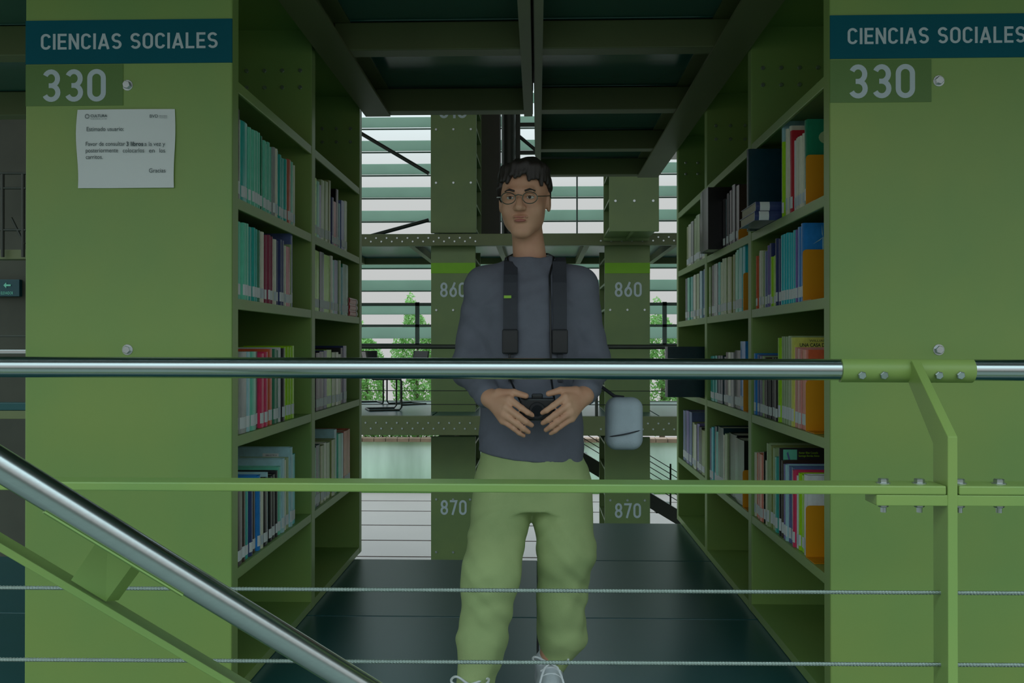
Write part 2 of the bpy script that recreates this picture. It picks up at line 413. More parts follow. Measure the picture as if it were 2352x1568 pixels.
def lab_mesh():
    n = 5; V = []
    for k in range(n+1):
        t = .02+.96*k/n; x = -.022*math.sin(math.pi*t)-.003; V += [(x, t, .06), (x, t, .2)]
    V += [(.004, .02, .06), (.004, .02, .2), (.004, .98, .06), (.004, .98, .2)]
    return V, [(2*k, 2*k+1, 2*k+3, 2*k+2) for k in range(n)]
M_LAB = umesh('spine_label', *lab_mesh())
def inst(name, me, m, parent=None):
    o = bpy.data.objects.new(name, me); link(o, parent)
    o.material_slots[0].link = 'OBJECT'; o.material_slots[0].material = m; return o
ORD = ['first', 'second', 'third', 'fourth', 'fifth', 'sixth', 'seventh', 'eighth', 'ninth', 'tenth', 'eleventh', 'twelfth', 'thirteenth', 'fourteenth', 'fifteenth', 'sixteenth', 'seventeenth', 'eighteenth', 'nineteenth', 'twentieth', 'twenty-first', 'twenty-second', 'twenty-third', 'twenty-fourth']
def book(side, face, y, t, z, h, d, col, lean=0, lab=True, label=None, group=None, rotz=0):
    b = inst('book', M_COVER, bmat(col))
    s = 1 if side == 'R' else -1
    # right bookcase: spine faces -x; left bookcase: mirror by rotating 180 degrees about z
    b.scale = (d, t, h)
    if side == 'R':
        b.location = (face, y, z); b.rotation_euler = (lean, 0, rotz)
    else:
        b.location = (face, y+t, z); b.rotation_euler = (-lean, 0, math.pi+rotz)
    inst('pages', M_PAGES, PAGES, b)
    if lab: inst('spine_label', M_LAB, PAPER if col not in ('white', 'cream') else LETTER, b)
    tag(b, label, 'book', group); return b
SHN = {1: 'second', 2: 'third', 3: 'fourth', 4: 'fifth'}
BAYN = ['near', 'middle', 'far']
def row(side, bay, lev, ya, yb, spec, d=.19):
    """spec: (colour, relative thickness, height[, lean]) from the near end; spines stand on shelf lev"""
    z = SH[lev]+.001; yb = min(yb, (ULf if side == 'L' else URt)[bay][0]-.004); tot = sum(q[1] for q in spec); k = (yb-ya)/tot; y = ya
    sd = 'left' if side == 'L' else 'right'
    bn = ('near' if bay == 0 else 'far') if side == 'L' else BAYN[bay]
    for i, q in enumerate(spec):
        t = q[1]*k; h = q[2]; lean = q[3] if len(q) > 3 else 0; dd = d*(.86+.28*random.random())*(h/.25)**.5
        dd = min(dd, .268)
        set_back = .012+.010*random.random()
        f = (XL-set_back) if side == 'L' else (XR+set_back)
        lb = '%s book, %s from the near end, %s shelf, %s bay of %s bookcase' % (q[0], ORD[i], SHN[lev], bn, sd)
        book(side, f, y+.0006, t-.0012, z, h, dd, q[0], lean, lab=(t > .008), label=lb, group='books on the %s shelf, %s bay, %s bookcase' % (SHN[lev], bn, sd))
        y += t
def yL(px): return .945*F/(1235-px)
def yR(px): return .90*F/(px-1235)
def rep(c, n, w, h, j=.008): return [(c, w*(.8+.4*random.random()), h+random.uniform(-j, j)) for _ in range(n)]
# --- left bookcase, near bay
row('L', 0, 1, 2.705, yL(676), [('dark brown', 1, .285), ('cream', .6, .26), ('teal', 1.6, .262)]+rep('sea green', 4, .8, .262)+[('deep green', .8, .258)]+rep('sea green', 4, .8, .25)+[('grey', .6, .25), ('cream', .5, .25)]+rep('teal', 4, .8, .243)+[('brick', 1.1, .247), ('sea green', 1, .247), ('cream', .4, .24)])
row('L', 0, 2, 2.705, yL(674), rep('sea green', 4, .8, .247, .003)+rep('teal', 3, .8, .245, .003)+[('deep green', .9, .245), ('cream', 1.1, .245)]+rep('maroon', 4, .7, .24, .003)+[('cream', .9, .236)]+rep('navy', 3, .7, .236)+[('cream', .5, .226), ('dark red', 1.5, .226), ('sage green', .6, .24), ('slate blue', .8, .285)])
row('L', 0, 3, 2.705, yL(676), [('yellow', .8, .262), ('grey', 1.4, .262), ('pale blue', .8, .262), ('sea green', 1.2, .262), ('black', .8, .262), ('crimson', .9, .255), ('crimson', .8, .26), ('grey', .5, .25), ('orange red', 1.0, .27), ('deep green', .9, .27), ('deep green', .6, .265), ('white', .6, .275), ('charcoal', .7, .272)]+rep('lime green', 4, .7, .278, .003))
row('L', 0, 4, 2.705, yL(681), [('dark brown', 1.4, .24), ('dark brown', .8, .25), ('teal', .8, .225), ('navy', .8, .23), ('dark brown', .9, .24), ('bright blue', .7, .255), ('cream', .6, .23), ('black', 1, .235), ('pale blue', .4, .25), ('black', .9, .23), ('black', .9, .232), ('charcoal', .6, .24), ('sea green', .8, .25), ('pale blue', .9, .275), ('cream', .6, .265), ('sage green', .7, .27), ('pale blue', .8, .305), ('aqua', 1.2, .272)])
# --- left bookcase, far bay
row('L', 1, 1, 3.655, yL(797), [('lime green', 1, .25), ('sea green', .8, .245), ('violet', .9, .24), ('sage green', 1, .27), ('sage green', 1, .275), ('olive', .8, .29), ('navy', .6, .22), ('dark red', 1.4, .21), ('black', .9, .28), ('pale blue', .5, .22), ('slate blue', 1.2, .24), ('sage green', 1, .25)])
row('L', 1, 2, 3.655, yL(799), [('lime green', 1.8, .26), ('dark teal', 1.2, .262), ('lime green', 1.8, .26), ('cream', .6, .265), ('teal', .8, .25), ('slate blue', 1.1, .255), ('sage green', .6, .26), ('pale blue', .4, .23), ('deep green', 1.8, .25)])
row('L', 1, 3, 3.655, yL(797), [('black', .8, .25), ('charcoal', .8, .25), ('black', 1, .255), ('navy', .8, .26), ('lime green', 1.2, .262), ('sage green', .9, .25), ('cream', .7, .25), ('sage green', .8, .24), ('charcoal', .6, .27), ('navy', 1, .28)])
row('L', 1, 4, 3.655, yL(806), [('deep green', .8, .26), ('dark teal', .8, .265), ('olive', .8, .255), ('cream', .6, .26), ('sage green', .8, .255), ('olive', .9, .26), ('pale blue', .6, .30), ('sea green', .8, .275), ('pale blue', .6, .27), ('brick', 1.2, .275), ('brick', .6, .275)])
# lying dark red books at the far end of the shelf
def flat_book(side, face, y, z, t, h, d, col, label, rotz=0):
    b = inst('book', M_COVER, bmat(col)); b.scale = (d, t, h)
    sgn = 1 if side == 'R' else -1
    b.rotation_euler = Euler((-math.pi/2, 0, (0 if side == 'R' else math.pi)+rotz), 'XYZ')
    b.location = (face, y, z+t if True else z)
    inst('pages', M_PAGES, PAGES, b); inst('spine_label', M_LAB, PAPER, b)
    tag(b, label, 'book', 'books lying flat'); return b
for k in range(3):
    flat_book('L', XL-.01, 4.345+.002*k+.19, SH[2]+.001+k*.031, .03, .19, .2, 'dark red', ['dark red book lying flat, lowest of the three in left bookcase', 'dark red book lying flat, middle of the three in left bookcase', 'dark red book lying flat, topmost of the three in left bookcase'][k])
# --- right bookcase, near bay
row('R', 0, 1, 2.90, yR(1793), [('deep green', .9, .285)]+rep('cream', 6, .45, .24, .01)+[('white', .5, .25), ('dark red', .8, .29)]+rep('cream', 2, .5, .31, .006)+[('lime green', .8, .29), ('lime green', .5, .275), ('pale blue', .7, .355)])
row('R', 0, 2, 2.935, yR(1732), [('bright blue', .8, .262), ('bright blue', 1, .255), ('violet', .5, .25)]+rep('aqua', 7, .7, .25, .004)+rep('navy', 2, .7, .246, .004)+[('lime green', .6, .19), ('lime green', .7, .19), ('lime green', .6, .19), ('navy', .8, .245), ('violet', .6, .24), ('slate blue', .8, .22), ('sage green', .8, .225), ('cream', .7, .23), ('olive', .8, .225), ('orange red', .5, .215), ('sage green', .8, .21)])
row('R', 0, 3, 2.905, yR(1728), [('orange red', 1.3, .268), ('salmon pink', .8, .272), ('salmon pink', .6, .276), ('yellow', .6, .31)]+rep('sage green', 4, .7, .315, .003)+[('lime green', .6, .31)]+rep('charcoal', 6, .6, .23, .006)+[('dark brown', .6, .235), ('sage green', .5, .24), ('navy', .8, .24), ('slate blue', .6, .245), ('bright blue', .6, .25)])
row('R', 0, 4, 2.905, yR(1726), [('white', .9, .268), ('lime green', .8, .26), ('lime green', .6, .262), ('white', .4, .25), ('crimson', .6, .265), ('slate blue', .7, .27), ('slate blue', .6, .27), ('pale blue', .5, .272), ('violet', .6, .27), ('dark brown', .6, .28), ('charcoal', .6, .32), ('charcoal', .5, .275), ('teal', .8, .28), ('sage green', .7, .31), ('olive', .7, .315), ('sage green', .7, .32), ('cream', .6, .25), ('black', .5, .28), ('orange red', 1.2, .265), ('salmon pink', .7, .265), ('orange red', .6, .26), ('cream', .5, .26)])
# --- right bookcase, middle bay
row('R', 1, 1, yR(1698), 4.215, [('dark brown', 1.2, .25), ('charcoal', 1.2, .265), ('dark brown', 1, .25), ('pale blue', .5, .24), ('black', .9, .25), ('pale blue', .3, .23), ('charcoal', .9, .235)])
row('R', 1, 2, 3.775, yR(1627), [('aqua', .8, .285), ('teal', 1.1, .28)]+rep('sea green', 2, .8, .27)+rep('olive', 3, .8, .265)+rep('sage green', 3, .8, .262)+[('teal', .8, .26), ('grey', 1.1, .258), ('grey', 1, .262), ('charcoal', .8, .26), ('sage green', .6, .256)])
row('R', 1, 3, 3.775, yR(1627), [('bright blue', 1.3, .30), ('charcoal', 1.6, .26), ('grey', .8, .25), ('cream', .9, .25), ('dark brown', .7, .25)]+rep('dark teal', 3, .9, .23, .003)+rep('teal', 3, .8, .228, .003))
row('R', 1, 4, 3.79, yR(1630), [('black', 2.2, .285), ('black', 2.0, .29), ('sage green', .7, .28), ('cream', .4, .27), ('dark teal', 1.6, .30), ('teal', .8, .27), ('dark teal', .8, .29), ('aqua', .7, .28), ('navy', .6, .27)])
# --- right bookcase, far bay
row('R', 2, 1, 4.68, yR(1578), [('cream', 1, .28), ('charcoal', .6, .25), ('sage green', 1.4, .26), ('sage green', 1, .255), ('grey', 1, .25), ('cream', 1, .245), ('olive', .8, .24)])
row('R', 2, 2, 4.66, yR(1576), [('slate blue', 1, .26), ('pale blue', .7, .255), ('navy', .6, .26), ('sage green', 1, .25), ('cream', .7, .25), ('grey', 1, .25), ('teal', .9, .25), ('sea green', .9, .25), ('dark teal', .8, .25)])
row('R', 2, 3, 4.87, yR(1577), [('sea green', .8, .25), ('white', 1.0, .26), ('charcoal', .8, .24), ('white', .7, .25), ('brick', .9, .24), ('grey', 1, .24)])
row('R', 2, 4, 4.68, yR(1569), [('olive', 1.0, .24), ('charcoal', .9, .25), ('violet', .8, .26), ('cream', .9, .25), ('olive', .7, .255), ('slate blue', 1, .31), ('violet', .9, .31), ('navy', .8, .305), ('slate blue', .9, .30)])
# things lying or leaning on the right bookcase
def spine_on(x, y, z, t, h, d, col, label):
    """book lying flat with its spine towards the stair (-y)"""
    b = inst('book', M_COVER, bmat(col)); b.scale = (d, t, h)
    b.rotation_euler = Matrix(((0, 0, 1), (1, 0, 0), (0, 1, 0))).to_euler(); b.location = (x, y, z)
    inst('pages', M_PAGES, PAGES, b); lb = inst('spine_label', M_LAB, PAPER, b)
    tag(b, label, 'book', 'books lying flat'); return b
spine_on(XR-.075, 3.245, SH[1]+.001, .034, .26, .235, 'navy', 'thick navy book lying flat, lower of two jutting into the aisle')
spine_on(XR-.070, 3.250, SH[1]+.0365, .034, .255, .23, 'navy', 'thick navy book lying flat, upper of two jutting into the aisle')
def standing(face, y, t, z, h, d, col, label, rotz=0):
    return book('R', face, y, t, z, h, d, col, 0, False, label, 'large standing volumes', rotz)
standing(XR-.03, 3.50, .045, SH[1]+.001, .322, .28, 'dark teal', 'large dark teal volume behind the flat navy books')
standing(XR-.02, 3.548, .012, SH[1]+.001, .315, .25, 'cream', 'thin cream volume behind the large dark teal volume')
standing(XR-.02, 3.562, .014, SH[1]+.001, .32, .25, 'sage green', 'thin sage green volume beside the steel upright, behind the dark teal volume')
standing(XR-.055, 4.225, .20, SH[1]+.001, .30, .27, 'black', 'thick black box binder jutting past the shelf edge')
standing(XR-.17, 4.76, .09, SH[3]+.001, .275, .32, 'dark teal', 'large dark teal book jutting far into the aisle, far bay')
# orange bookends: an L of folded plastic sheet with rounded top corners
def bookend(y, lev, h, w, label):
    z = SH[lev]+.001; x0 = XR+.006; r = .012
    e = empty('bookend', (x0, y, z), label, 'bookend', 'orange bookends on the right bookcase')
    poly = [(x0, z), (x0+w, z)]+[(x0+w-r+r*math.cos(a), z+h-r+r*math.sin(a)) for a in [0, .5, 1.05, 1.57]]+[(x0+r+r*math.cos(a), z+h-r+r*math.sin(a)) for a in [1.57, 2.1, 2.6, 3.14]]
    prism('upright_plate', poly, 1, y-.003, y, ORANGE, e)
    box('foot_plate', x0, x0+w, y-.09, y-.003, z, z+.002, ORANGE, e)
    return e
for y, lev, h, w, lb in ((2.895, 1, .165, .15, 'orange bookend on the second shelf of right bookcase, near the end panel'),
                         (2.93, 2, .172, .15, 'orange bookend on the third shelf of right bookcase, before the blue windmill book'),
                         (2.90, 3, .168, .15, 'orange bookend on the fourth shelf of right bookcase, before the coral book'),
                         (2.90, 4, .170, .15, 'orange bookend on the fifth shelf of right bookcase, before the energy book'),
                         (3.770, 2, .165, .13, 'orange bookend on the third shelf, middle bay of right bookcase'),
                         (3.770, 3, .150, .13, 'orange bookend on the fourth shelf, middle bay of right bookcase'),
                         (3.785, 4, .160, .13, 'orange bookend on the fifth shelf, middle bay of right bookcase'),
                         (3.86, 1, .05, .13, 'low orange bookend on the second shelf, middle bay of right bookcase')):
    bookend(y, lev, h, w, lb)

# cover print on the books whose front boards face the stair
def cover_panel(name, x0, x1, z0, z1, y, col, parent=None, m=None):
    return box(name, x0, x1, y-.0012, y-.0002, z0, z1, m or bmat(col), parent)
def find_book(lb):
    for o in bpy.data.objects:
        if o.get('label', '').startswith(lb): return o
def print_on(b, fn):
    """children of a scaled book: keep them in world size"""
    before = set(bpy.data.objects)
    fn()
    bpy.context.view_layer.update()
    for o in set(bpy.data.objects)-before:
        o.parent = b; o.matrix_parent_inverse = b.matrix_world.inverted()
bpy.context.view_layer.update()
WHITEP = mat('white_print', (220, 224, 226), .6, var=.03); DARKP = mat('dark_print', (50, 60, 46), .6, var=.05)
def f_wind():
    x = XR+.02; y = 2.9345; z = SH[2]
    # pale wind turbine on the blue cover
    c = Vector((x+.055, y, z+.215))
    polys = [[(c.x-.002, c.z), (c.x+.002, c.z), (c.x+.003, c.z-.1), (c.x-.003, c.z-.1)]]
    for a in (95, 215, -25):
        d = Vector((math.cos(math.radians(a)), math.sin(math.radians(a)))); n = Vector((-d.y, d.x))
        polys.append([(c.x, c.z), (c.x+d.x*.012+n.x*.003, c.z+d.y*.012+n.y*.003), (c.x+d.x*.042, c.z+d.y*.042)])
    for p in polys: prism('cover_print', p, 1, y-.0006, y-.0001, bmat('pale blue'))
    print_text('cover_print', 'Guía', face_cam(x+.062, y-.0004, z+.228), None, WHITEP, .014)
print_on(find_book('bright blue book, first from the near end, third shelf, near bay of right'), f_wind)
def f_casa():
    b = BCASA; y = b.location.y-.0004; x = XR+.02; z = SH[3]
    print_text('cover_print', 'WILLIAM A SHURCLIFF', face_cam(x+.045, y, z+.296), None, DARKP, .011, width=.15)
    print_text('cover_print', 'UNA CASA DENTRO', face_cam(x+.012, y, z+.279), None, DARKP, .017, .0004, width=.135)
    print_text('cover_print', 'El sistema energético de la', face_cam(x+.012, y, z+.270), None, DARKP, .008, width=.1)
    print_text('cover_print', 'doble envolvente', face_cam(x+.012, y, z+.261), None, DARKP, .008, width=.055)
    poly = [(x+.065, z+.235)]+[(x+.115+.05*math.cos(a), z+.237+.024*math.sin(a)) for a in [3.14, 2.6, 2.1, 1.57, 1.05, .5, 0]]
    prism('cover_print', poly, 1, y-.0004, y, bmat('teal'))
BCASA = find_book('yellow book, fourth from the near end, fourth shelf, near bay of right')
BCASA['label'] = 'pale yellow-green book titled UNA CASA DENTRO on the fourth shelf'
print_on(BCASA, f_casa)
def f_ener():
    b = BEN; y = b.location.y-.0004; x = XR+.02; z = SH[4]
    cover_panel('cover_print', x, x+.05, z+.215, z+.318, y, 'sea green')
    prism('cover_print', [(x+.012, z+.305), (x+.017, z+.31), (x+.036, z+.245), (x+.028, z+.245)], 1, y-.002, y-.0012, bmat('slate blue'))
    print_text('cover_print', 'Xavier Elías Castells', face_cam(x+.056, y, z+.303), None, bmat('lime green'), .010, width=.07)
    print_text('cover_print', 'Santiago Bordas Alsina', face_cam(x+.056, y, z+.292), None, bmat('lime green'), .010, width=.075)
    print_text('cover_print', 'Energía,', face_cam(x+.055, y, z+.264), None, WHITEP, .024, .0005, width=.056)
BEN = find_book('charcoal book, eleventh from the near end, fifth shelf, near bay of right')
BEN['label'] = 'black book titled Energía with pale picture, fifth shelf of right bookcase'
print_on(BEN, f_ener)
def f_teh():
    b = BTEH; y = b.location.y-.0004; x = XR+.02; z = SH[3]
    print_text('cover_print', 'TEH', face_cam(x+.04, y, z+.225), None, WHITEP, .046, .0006, width=.075)
    print_text('cover_print', 'CUL', face_cam(x+.04, y, z+.175), None, WHITEP, .046, .0006, width=.075)
BTEH = find_book('bright blue book, first from the near end, fourth shelf, middle bay of right')
BTEH['label'] = 'bright blue book with white letters TEH on its cover'
print_on(BTEH, f_teh)
def f_red():
    b = BRED; y = b.location.y-.0004; x = XR+.02; z = SH[1]
    print_text('cover_print', 'Energías', face_cam(x+.032, y, z+.262), None, WHITEP, .016)
    print_text('cover_print', 'ALTERNATIVAS', face_cam(x+.016, y, z+.247), None, WHITEP, .011)
BRED = find_book('dark red book, ninth from the near end, second shelf, near bay of right'); print_on(BRED, f_red)
def f_green():
    b = BGR; y = b.location.y-.0004; x = XR+.02; z = SH[1]
    poly = [(x+.058+.028*math.cos(a*.4), z+.225+.022*math.sin(a*.4)) for a in range(16)]
    prism('cover_print', poly, 1, y-.0006, y, bmat('sage green'))
    print_text('cover_print', 'COM', face_cam(x+.045, y-.0008, z+.226), None, DARKP, .013)
    print_text('cover_print', 'AL S', face_cam(x+.045, y-.0008, z+.212), None, DARKP, .013)
BGR = find_book('deep green book, first from the near end, second shelf, near bay of right'); print_on(BGR, f_green)

def f_lab():
    y = BL.location.y-BL.scale.y-.0004; x = XL-.12; z = SH[4]
    cover_panel('cover_print', x, x+.062, z+.262, z+.284, y, 'white', None, PAPER)
    print_text('cover_print', 'BIBLIOTECA', face_cam(x+.012, y-.0016, z+.274), None, INK, .008); print_text('cover_print', '330.9', face_cam(x+.02, y-.0016, z+.266), None, INK, .007)
BL = find_book('pale blue book, seventeenth from the near end, fifth shelf, near bay of left'); print_on(BL, f_lab)

# ================================================================== FRONT RAILING
rail = empty('railing', (.845, 1.83, 0), 'horizontal railing with steel handrail, green post and wire cables', 'railing')
YR = 2.0
def ray_pts(p0, p1, t0, t1):
    d = p1-p0; return p0+d*t0, p0+d*t1
a, b = ray_pts(at(0, 842.5, YR), at(2352, 850, YR), -.45, 1.35)
tube('handrail', [a, b], .0243, STEEL, rail, 40)
# half sleeve on the stair side of the tube
def half_sleeve(name, p0, p1, r0, r1, a0, a1, m, parent, n=18):
    d = (p1-p0).normalized(); up = Vector((0, 0, 1)); up = (up-d*up.dot(d)).normalized(); fr = up.cross(d)
    if fr.y > 0: fr = -fr
    V = []
    for p in (p0, p1):
        for r in (r0, r1):
            for k in range(n+1):
                t = math.radians(a0+(a1-a0)*k/n); V.append(p+fr*(math.cos(t)*r)+up*(math.sin(t)*r))
    N = n+1; Fc = []
    for k in range(n):
        Fc += [(k, k+1, 2*N+k+1, 2*N+k), (N+k, 3*N+k, 3*N+k+1, N+k+1), (k, N+k, N+k+1, k+1), (2*N+k, 2*N+k+1, 3*N+k+1, 3*N+k)]
    Fc += [(0, 2*N, 3*N, N), (n, N+n, 3*N+n, 2*N+n)]
    o = fixn(obj(name, V, Fc, m, parent, True)); o.data.set_sharp_from_angle(angle=math.radians(40)); return o
sl0 = at(1928, 849, YR); sl1 = at(2230, 850.5, YR)
slv = half_sleeve('sleeve', sl0, sl1, .0240, .0282, 62, -100, GREEN, rail)
for px in (1969, 2019, 2143, 2192):
    p = at(px, 850, YR); bolt(slv, (p.x, YR-.0275, p.z-.010), (0, -1, -.25), .0095, .006, False)
poly = [(1.80, -.2), (1.80, .913), (1.972, 1.066), (2.004, 1.030), (1.867, .892), (1.867, -.2)]
post = prism('post', poly, 0, .835, .855, GREEN, rail, .0015)
box('splice_plate', .692, .997, 1.8015, 1.8655, .7715, .7940, GREEN, rail, .002)
mz = .7945
box('mid_rail', -2.2, .8325, 1.80, 1.867, mz, mz+.0185, GREEN, rail, .003)
box('mid_rail', .858, 2.2, 1.80, 1.867, mz, mz+.0185, GREEN, rail, .003)
for px in (2030, 2113, 2205, 2296):
    x = at(px, 1104, 1.83).x
    bolt(rail, (x, 1.833, mz+.0185), (0, 0, 1), .0105, .010)
    bolt(rail, (x, 1.833, .7715), (0, 0, -1), .0105, .008)
    v, f = tubeg([(x, 1.833, .7635), (x, 1.833, .753)], .0058, 10); fixn(obj('bolt_shank', v, f, ZINC, rail))
CABLE = mat('wire_rope', (168, 180, 172), .4, .7, var=.1, scale=50)
def rope(name, p0, p1, parent, R_=.0026, r=.0019, pitch=.045, ns=6):
    d = p1-p0; L = d.length; d = d.normalized(); u = d.orthogonal().normalized(); w = d.cross(u); parts = []
    n = int(L/pitch*7)
    for k in range(ns):
        V = []; Fc = []; m = 4
        for i in range(n+1):
            s_ = L*i/n; t = 2*math.pi*(s_/pitch+k/ns); c = p0+d*s_+(u*math.cos(t)+w*math.sin(t))*R_
            rad = u*math.cos(t)+w*math.sin(t); tan = (d+(-u*math.sin(t)+w*math.cos(t))*(2*math.pi*R_/pitch)).normalized(); bi = tan.cross(rad)
            for j in range(m):
                q = 2*math.pi*j/m; V.append(c+(rad*math.cos(q)+bi*math.sin(q))*r)
        for i in range(n):
            for j in range(m): Fc.append((i*m+j, i*m+(j+1) % m, (i+1)*m+(j+1) % m, (i+1)*m+j))
        parts.append((V, Fc))
    v, f = join(parts); return obj(name, v, f, CABLE, parent, True)
for pl, pr in ((1349, 1362), (1514, 1527)):
    a, b = ray_pts(at(0, pl, 1.834), at(2352, pr, 1.834), -.12, 1.15); rope('cable', a, b, rail)

# ================================================================== STAIR RAILING IN FRONT
st = empty('stair_railing', tuple(at(230, 1320, 1.5)), 'sloping steel stair handrail with green flat bar in the foreground', 'railing')
h0, h1 = at(0, 1066, 1.33), at(818, 1568, 1.63)
a, b = ray_pts(h0, h1, -.35, 1.35)
tube('handrail', [a, b], .0248, STEEL, st, 40)
def on_h(px):  # point on the handrail axis under a photo column
    lo, hi = 0., 1.
    for _ in range(40):
        m_ = (lo+hi)/2; p = h0.lerp(h1, m_); q = CR.transposed() @ (p-Vector((0, 0, CAMZ))); x = 1176+F*q.x/-q.z
        if x < px: lo = m_
        else: hi = m_
    return h0.lerp(h1, lo)
sv0, sv1 = on_h(126), on_h(438)
half_sleeve('sleeve', sv0, sv1, .0250, .0282, -62, -178, GREEN, st)
# flat bar below
d = (h1-h0).normalized()
f0, f1 = at(0, 1257, 1.42), at(526, 1568, 1.42+.30*526/818)
a, b = ray_pts(f0, f1, -.4, 1.5); dd = (b-a).normalized()
up = (Vector((0, 0, 1))-dd*dd.z).normalized(); bk = up.cross(dd); bk = bk if bk.y > 0 else -bk
def bar(name, a, b, up, bk, t, w, m, parent, bev=.0015):
    V = [a-up*t, b-up*t, b-up*t+bk*w, a-up*t+bk*w, a, b, b+bk*w, a+bk*w]
    o = fixn(obj(name, V, BF, m, parent))
    bm = bmesh.new(); bm.from_mesh(o.data); bmesh.ops.bevel(bm, geom=bm.edges[:], offset=bev, segments=2, affect='EDGES', profile=.5); bm.to_mesh(o.data); bm.free(); return o
bar('mid_rail', a+up*.006, b+up*.006, up, bk, .012, .095, GREEN, st)
# bracket arm between sleeve and bar
q = [at(248, 1205, 1.47), at(333, 1258, 1.50), at(243, 1381, 1.515), at(163, 1332, 1.475)]
ex = Vector((.012, .022, -.004)); V = q+[v+ex for v in q]
fixn(obj('bracket', V, BF, GREEN, st))

# ================================================================== FAR SIDE
def unit_bolts(parent, x0, x1, y, z, n):
    for i in range(n): bolt(parent, (x0+(x1-x0)*i/(n-1), y, z), (0, -1, 0), .016, .014, False)
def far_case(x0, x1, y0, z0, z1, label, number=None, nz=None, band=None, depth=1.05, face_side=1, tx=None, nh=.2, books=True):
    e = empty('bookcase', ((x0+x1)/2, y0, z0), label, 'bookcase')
    box('end_panel', x0, x1, y0, y0+.06, z0, z1, GREEN_SHADED, e, .006)
    box('back_panel', (x0+x1)/2-.01, (x0+x1)/2+.01, y0+.06, y0+depth, z0, z1, GREEN_SHADED, e)
    box('upright', x0, x1, y0+depth, y0+depth+.05, z0, z1, GREEN_SHADED, e)
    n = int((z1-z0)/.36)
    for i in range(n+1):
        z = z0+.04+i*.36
        if z < z1: box('shelf', x0+.005, x1-.005, y0+.06, y0+depth, z, z+.03, GREEN_SHADED, e)
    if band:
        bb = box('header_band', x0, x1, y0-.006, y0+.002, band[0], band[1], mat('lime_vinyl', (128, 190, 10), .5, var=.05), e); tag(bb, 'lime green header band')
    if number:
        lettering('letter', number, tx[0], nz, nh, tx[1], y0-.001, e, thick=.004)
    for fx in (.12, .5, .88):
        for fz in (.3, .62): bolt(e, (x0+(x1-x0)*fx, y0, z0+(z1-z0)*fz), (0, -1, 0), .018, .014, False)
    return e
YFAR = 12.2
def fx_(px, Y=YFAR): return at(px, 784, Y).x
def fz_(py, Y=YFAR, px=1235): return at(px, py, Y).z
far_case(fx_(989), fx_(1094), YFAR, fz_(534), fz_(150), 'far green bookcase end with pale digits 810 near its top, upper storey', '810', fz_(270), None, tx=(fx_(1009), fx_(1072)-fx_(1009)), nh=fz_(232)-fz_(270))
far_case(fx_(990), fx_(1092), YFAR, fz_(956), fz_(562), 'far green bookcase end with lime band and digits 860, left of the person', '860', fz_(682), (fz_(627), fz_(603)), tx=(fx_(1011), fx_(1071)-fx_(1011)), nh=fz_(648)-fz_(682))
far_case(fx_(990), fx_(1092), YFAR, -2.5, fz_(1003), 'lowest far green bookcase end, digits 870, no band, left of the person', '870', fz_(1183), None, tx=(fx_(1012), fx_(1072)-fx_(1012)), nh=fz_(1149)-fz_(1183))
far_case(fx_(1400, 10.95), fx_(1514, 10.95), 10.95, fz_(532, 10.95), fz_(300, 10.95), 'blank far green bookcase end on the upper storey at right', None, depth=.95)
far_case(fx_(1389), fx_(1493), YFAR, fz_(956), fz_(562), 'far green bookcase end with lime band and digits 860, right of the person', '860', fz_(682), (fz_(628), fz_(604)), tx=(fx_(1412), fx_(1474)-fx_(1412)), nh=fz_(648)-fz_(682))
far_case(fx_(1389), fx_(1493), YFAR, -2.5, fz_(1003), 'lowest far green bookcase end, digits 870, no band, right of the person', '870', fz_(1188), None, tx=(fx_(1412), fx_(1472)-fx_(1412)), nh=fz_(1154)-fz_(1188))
# far storeys: slabs with edge beams
def slab(z0, z1, y0, y1, name, zt=None):
    e = empty(name, (0, y0, z0), kind='structure')
    box('edge_beam', -4.4, 4.6, y0, y0+.12, z0, z1, BEAMM, e, .005)
    for k in range(6):
        x = -4.4+1.5*k
        box('floor_plate', x+.01, x+1.49, y0+.12, y1, z1-.06, z1-.01, FLOORM, e)
    for k in range(8):
        x = -4.2+1.22*k; box('joist', x-.04, x+.04, y0+.12, y1, z0, z1-.06, BEAMM, e)
    box('edge_beam', -4.4, 4.6, y1, y1+.1, z0, z1, BEAMM, e)
    for px in list(range(840, 1100, 12))+list(range(1380, 1560, 12)):
        x = fx_(px, y0); bolt(e, (x, y0, z0+(z1-z0)*(.35 if (px//12) % 2 else .65)), (0, -1, 0), .014, .012, False)
    return e
slab(fz_(563, 12.0), fz_(536, 12.0), 12.0, 14.75, 'ceiling')
slab(fz_(1000, 11.3), fz_(956, 11.3), 11.3, 14.4, 'floor')
# far railing
fr = empty('railing', (0, 11.4, .18), 'slim dark steel railing along the far storey', 'railing')
tube('handrail', [at(300, 795, 11.4), at(2000, 797, 11.4)], .03, DARKST, fr, 12)
for px in (760, 1120, 1370, 1680):
    p = at(px, 796, 11.4); tube('post', [(p.x, 11.4, .16), p], .02, DARKST, fr, 8)
for k in range(4): tube('cable', [(-5, 11.4, .32+.18*k), (4.4, 11.4, .32+.18*k)], .006, DARKST, fr, 6)
